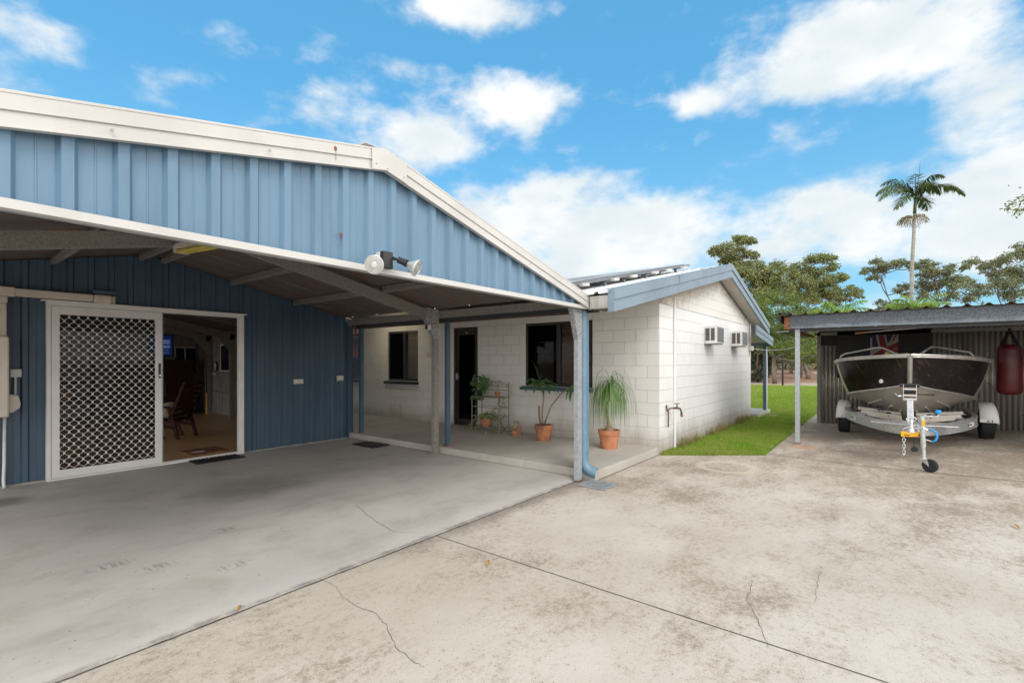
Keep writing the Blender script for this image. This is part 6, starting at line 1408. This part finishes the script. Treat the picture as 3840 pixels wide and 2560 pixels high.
# leaf litter scrub low on the clearing
# palms
def frond(mb, base, d, L, droop, wleaf=.03, ll=.42, n=26):
    base = Vector(base); d = Vector(d).normalized(); p = base.copy(); pts = [p.copy()]; ds = [d.copy()]
    for i in range(n):
        p = p+d*L/n; d = (d+Vector((0, 0, -droop*(.3+1.4*(i/n)**1.3)))/n*1.8).normalized(); pts.append(p.copy()); ds.append(d.copy())
    mb.tube(pts[::3]+[pts[-1]], [.018*(1-k/(len(pts[::3])+1))+.003 for k in range(len(pts[::3])+1)], 5)
    for i in range(3, n+1):
        t_ = i/n; s_ = ds[i].cross(Vector((0, 0, 1))); s_ = s_.normalized() if s_.length > .01 else Vector((1, 0, 0))
        for sg in (1, -1):
            for rep in range(2):
                l_ = ll*math.sin(math.pi*(.12+.80*t_))*rnd.uniform(.8, 1.1); dr = (s_*sg*.62+ds[i]*.5+Vector((0, 0, rnd.uniform(-.85, .05)))).normalized()
                leaf(mb, pts[i]-ds[i]*L/n*.5*rep, dr, l_, wleaf*.95, droop=rnd.uniform(.3, .8), n=3, fold=.0)
d = 20.; B_ = at(3424, 1354, d); B_.z = -.06; t = thing('palm_tree', 'tall slender palm with feathery crown rising behind the boat shelter', 'palm', B_)
pts = [B_]+[at(u, v, d) for u, v in ((3423, 1250), (3418, 1150), (3420, 1000), (3426, 900), (3430, 800))]
MB().tube(pts, [.10, .085, .078, .070, .062, .055], 14).build('trunk', 'palmbark', t, smooth=True)
cr = [at(u, v, d) for u, v in ((3430, 802), (3432, 760), (3434, 730))]; MB().tube(cr, [.062, .055, .035], 12).build('crownshaft', 'palm', t, smooth=True)
mb = MB(); rt = Vector((HS, -HC, 0)); fwd_ = Vector((HC, HS, 0)); top = cr[-1]-Vector((0, 0, .05))
for (r_, f_, u_, L, dr) in ((-1, .1, .95, 1.75, 1.45), (-1, -.2, .45, 2.0, 1.15), (-.62, .3, 1.35, 1.5, 1.45), (-.35, -.4, 1.3, 1.1, 1.3), (-.75, -.3, .0, 1.55, 1.0), (.45, -.2, 1.35, 1.35, 1.7), (.85, .1, 1.2, 1.5, 1.9), (1, -.15, .75, 2.05, 1.35), (.75, .4, .2, 1.25, 1.2), (-.15, -.7, .8, 1.1, 1.5)):
    frond(mb, top, rt*r_+fwd_*f_+Vector((0, 0, u_)), L*1.03, dr*1.0, .045, .50)
MB().tube([top, at(3447, 660, d), at(3451, 603, d)], [.02, .012, .004], 5).build('spear_leaf', 'palm', t)
mb.build('fronds', 'palm', t)
mb = MB(); c0 = at(3429, 815, d)
for k in range(46):
    a = rnd.uniform(0, 6.283); L = rnd.uniform(.25, .50); q = c0+Vector((math.cos(a)*.1, math.sin(a)*.1, 0)); pts = [q, q+Vector((math.cos(a)*L*.6, math.sin(a)*L*.6, .06)), q+Vector((math.cos(a)*L, math.sin(a)*L, -.14-rnd.random()*.2))]; mb.tube(pts, .008, 4)
    for j in range(12): f_ = rnd.random(); p = pts[1]+(pts[2]-pts[1])*f_+Vector((rnd.uniform(-.05, .05),)*3); leaf(mb, p, (rnd.uniform(-1, 1), rnd.uniform(-1, 1), -.6), .11, .016, n=2)
mb.build('flower_stalks', 'fruit', t)
for (u, v, d, lab) in ((3150, 1182, 17., 'bright young palm fronds above the left end of the shelter roof'), (3435, 1160, 16.5, 'bright young palm fronds above the shelter roof at the palm foot')):
    B_ = at(u, 1354, d); B_.z = -.06; t = thing('young_palm', lab, 'palm', B_, 'young palms behind the boat shelter'); tp = at(u, v, d)
    MB().tube([B_, tp-Vector((0, 0, .25)), tp], [.10, .07, .05], 10).build('trunk', 'palmbark', t, smooth=True); mb = MB()
    for k in range(11):
        a = k*2*math.pi/11+.3; frond(mb, tp, Vector((math.cos(a), math.sin(a), .8+.4*math.sin(k*2.))), 1.0, .9, .03, .34, 20)
    mb.build('fronds', 'palmb', t)
# branch entering at the right edge (its tree stands outside the view)
d = 14.; B_ = at(4250, 1354, d); B_.z = -.06; t = thing('leafy_tree', 'leafy branch reaching in at the right picture edge, level with the palm crown', 'tree', B_)
e1 = at(3760, 782, d); e2 = at(3790, 760, d); e3 = at(3830, 735, d); hub = at(4200, 700, d)
mb = MB(); mb.tube([B_, at(4240, 1000, d), hub], [.2, .15, .09], 9); mb.tube([hub, at(4000, 760, d), at(3870, 785, d), at(3815, 790, d), e1], [.06, .04, .02, .012, .006], 6); mb.tube([at(4000, 760, d), at(3880, 740, d), e3], [.03, .015, .005], 6); mb.build('trunk', 'bark', t, smooth=True)
Pl = []
for (u, v, r, k) in ((3775, 778, 14, 26), (3800, 762, 20, 34), (3820, 790, 18, 34), (3835, 745, 18, 40), (3850, 775, 26, 60), (3900, 760, 50, 200), (4000, 720, 90, 500), (4150, 650, 150, 900), (4250, 760, 120, 600)):
    c_ = at(u, v, d); rr = r*d/1791; Pl.append(rng.normal(size=(k, 3))*rr*.5+np.array(c_))
quads('crown', leafcloud(np.concatenate(Pl), .10, .42), 'gum', t)
# fence post, wire from house to shelter, distant fence
x, y = G(2935, 1445); tag(MB().box(x-.05, x+.05, y-.05, y+.05, -.06, 1.62).build('fence_post', 'darkboard', bevel=.01), 'single dark fence post at the far edge of the lawn', 'fence post')
mb = MB(); pts = []
pa, pb = Vector((13.9, 2.78, 1.84)), Vector((13.80, 1.28, 2.08))
for k in range(15): f_ = k/14; p = pa+(pb-pa)*f_; p.z -= .16*math.sin(math.pi*f_); pts.append(p)
mb.tube(pts, .007, 6); tag(mb.build('cable', 'oldwhite'), 'thin pale cable sagging from the house corner to the boat shelter', 'cable')
for i, (u, d) in enumerate(((3010, 62), (3052, 60), (2925, 64), (2975, 63))):
    c_ = at(u, 1385, d); c_.z = -.05; tag(MB().sphere(c_, .5, 8, (1.4, 1, .45)).build('boulder', 'stone', smooth=True), ['pale boulder on the far clearing right of the near shelter post', 'pale boulder beside the rear shelter post', 'pale boulder near the fence post', 'pale boulder behind the near shelter post'][i], 'boulder', 'boulders on the far clearing')
sc.render.resolution_x, sc.render.resolution_y = 1024, 682
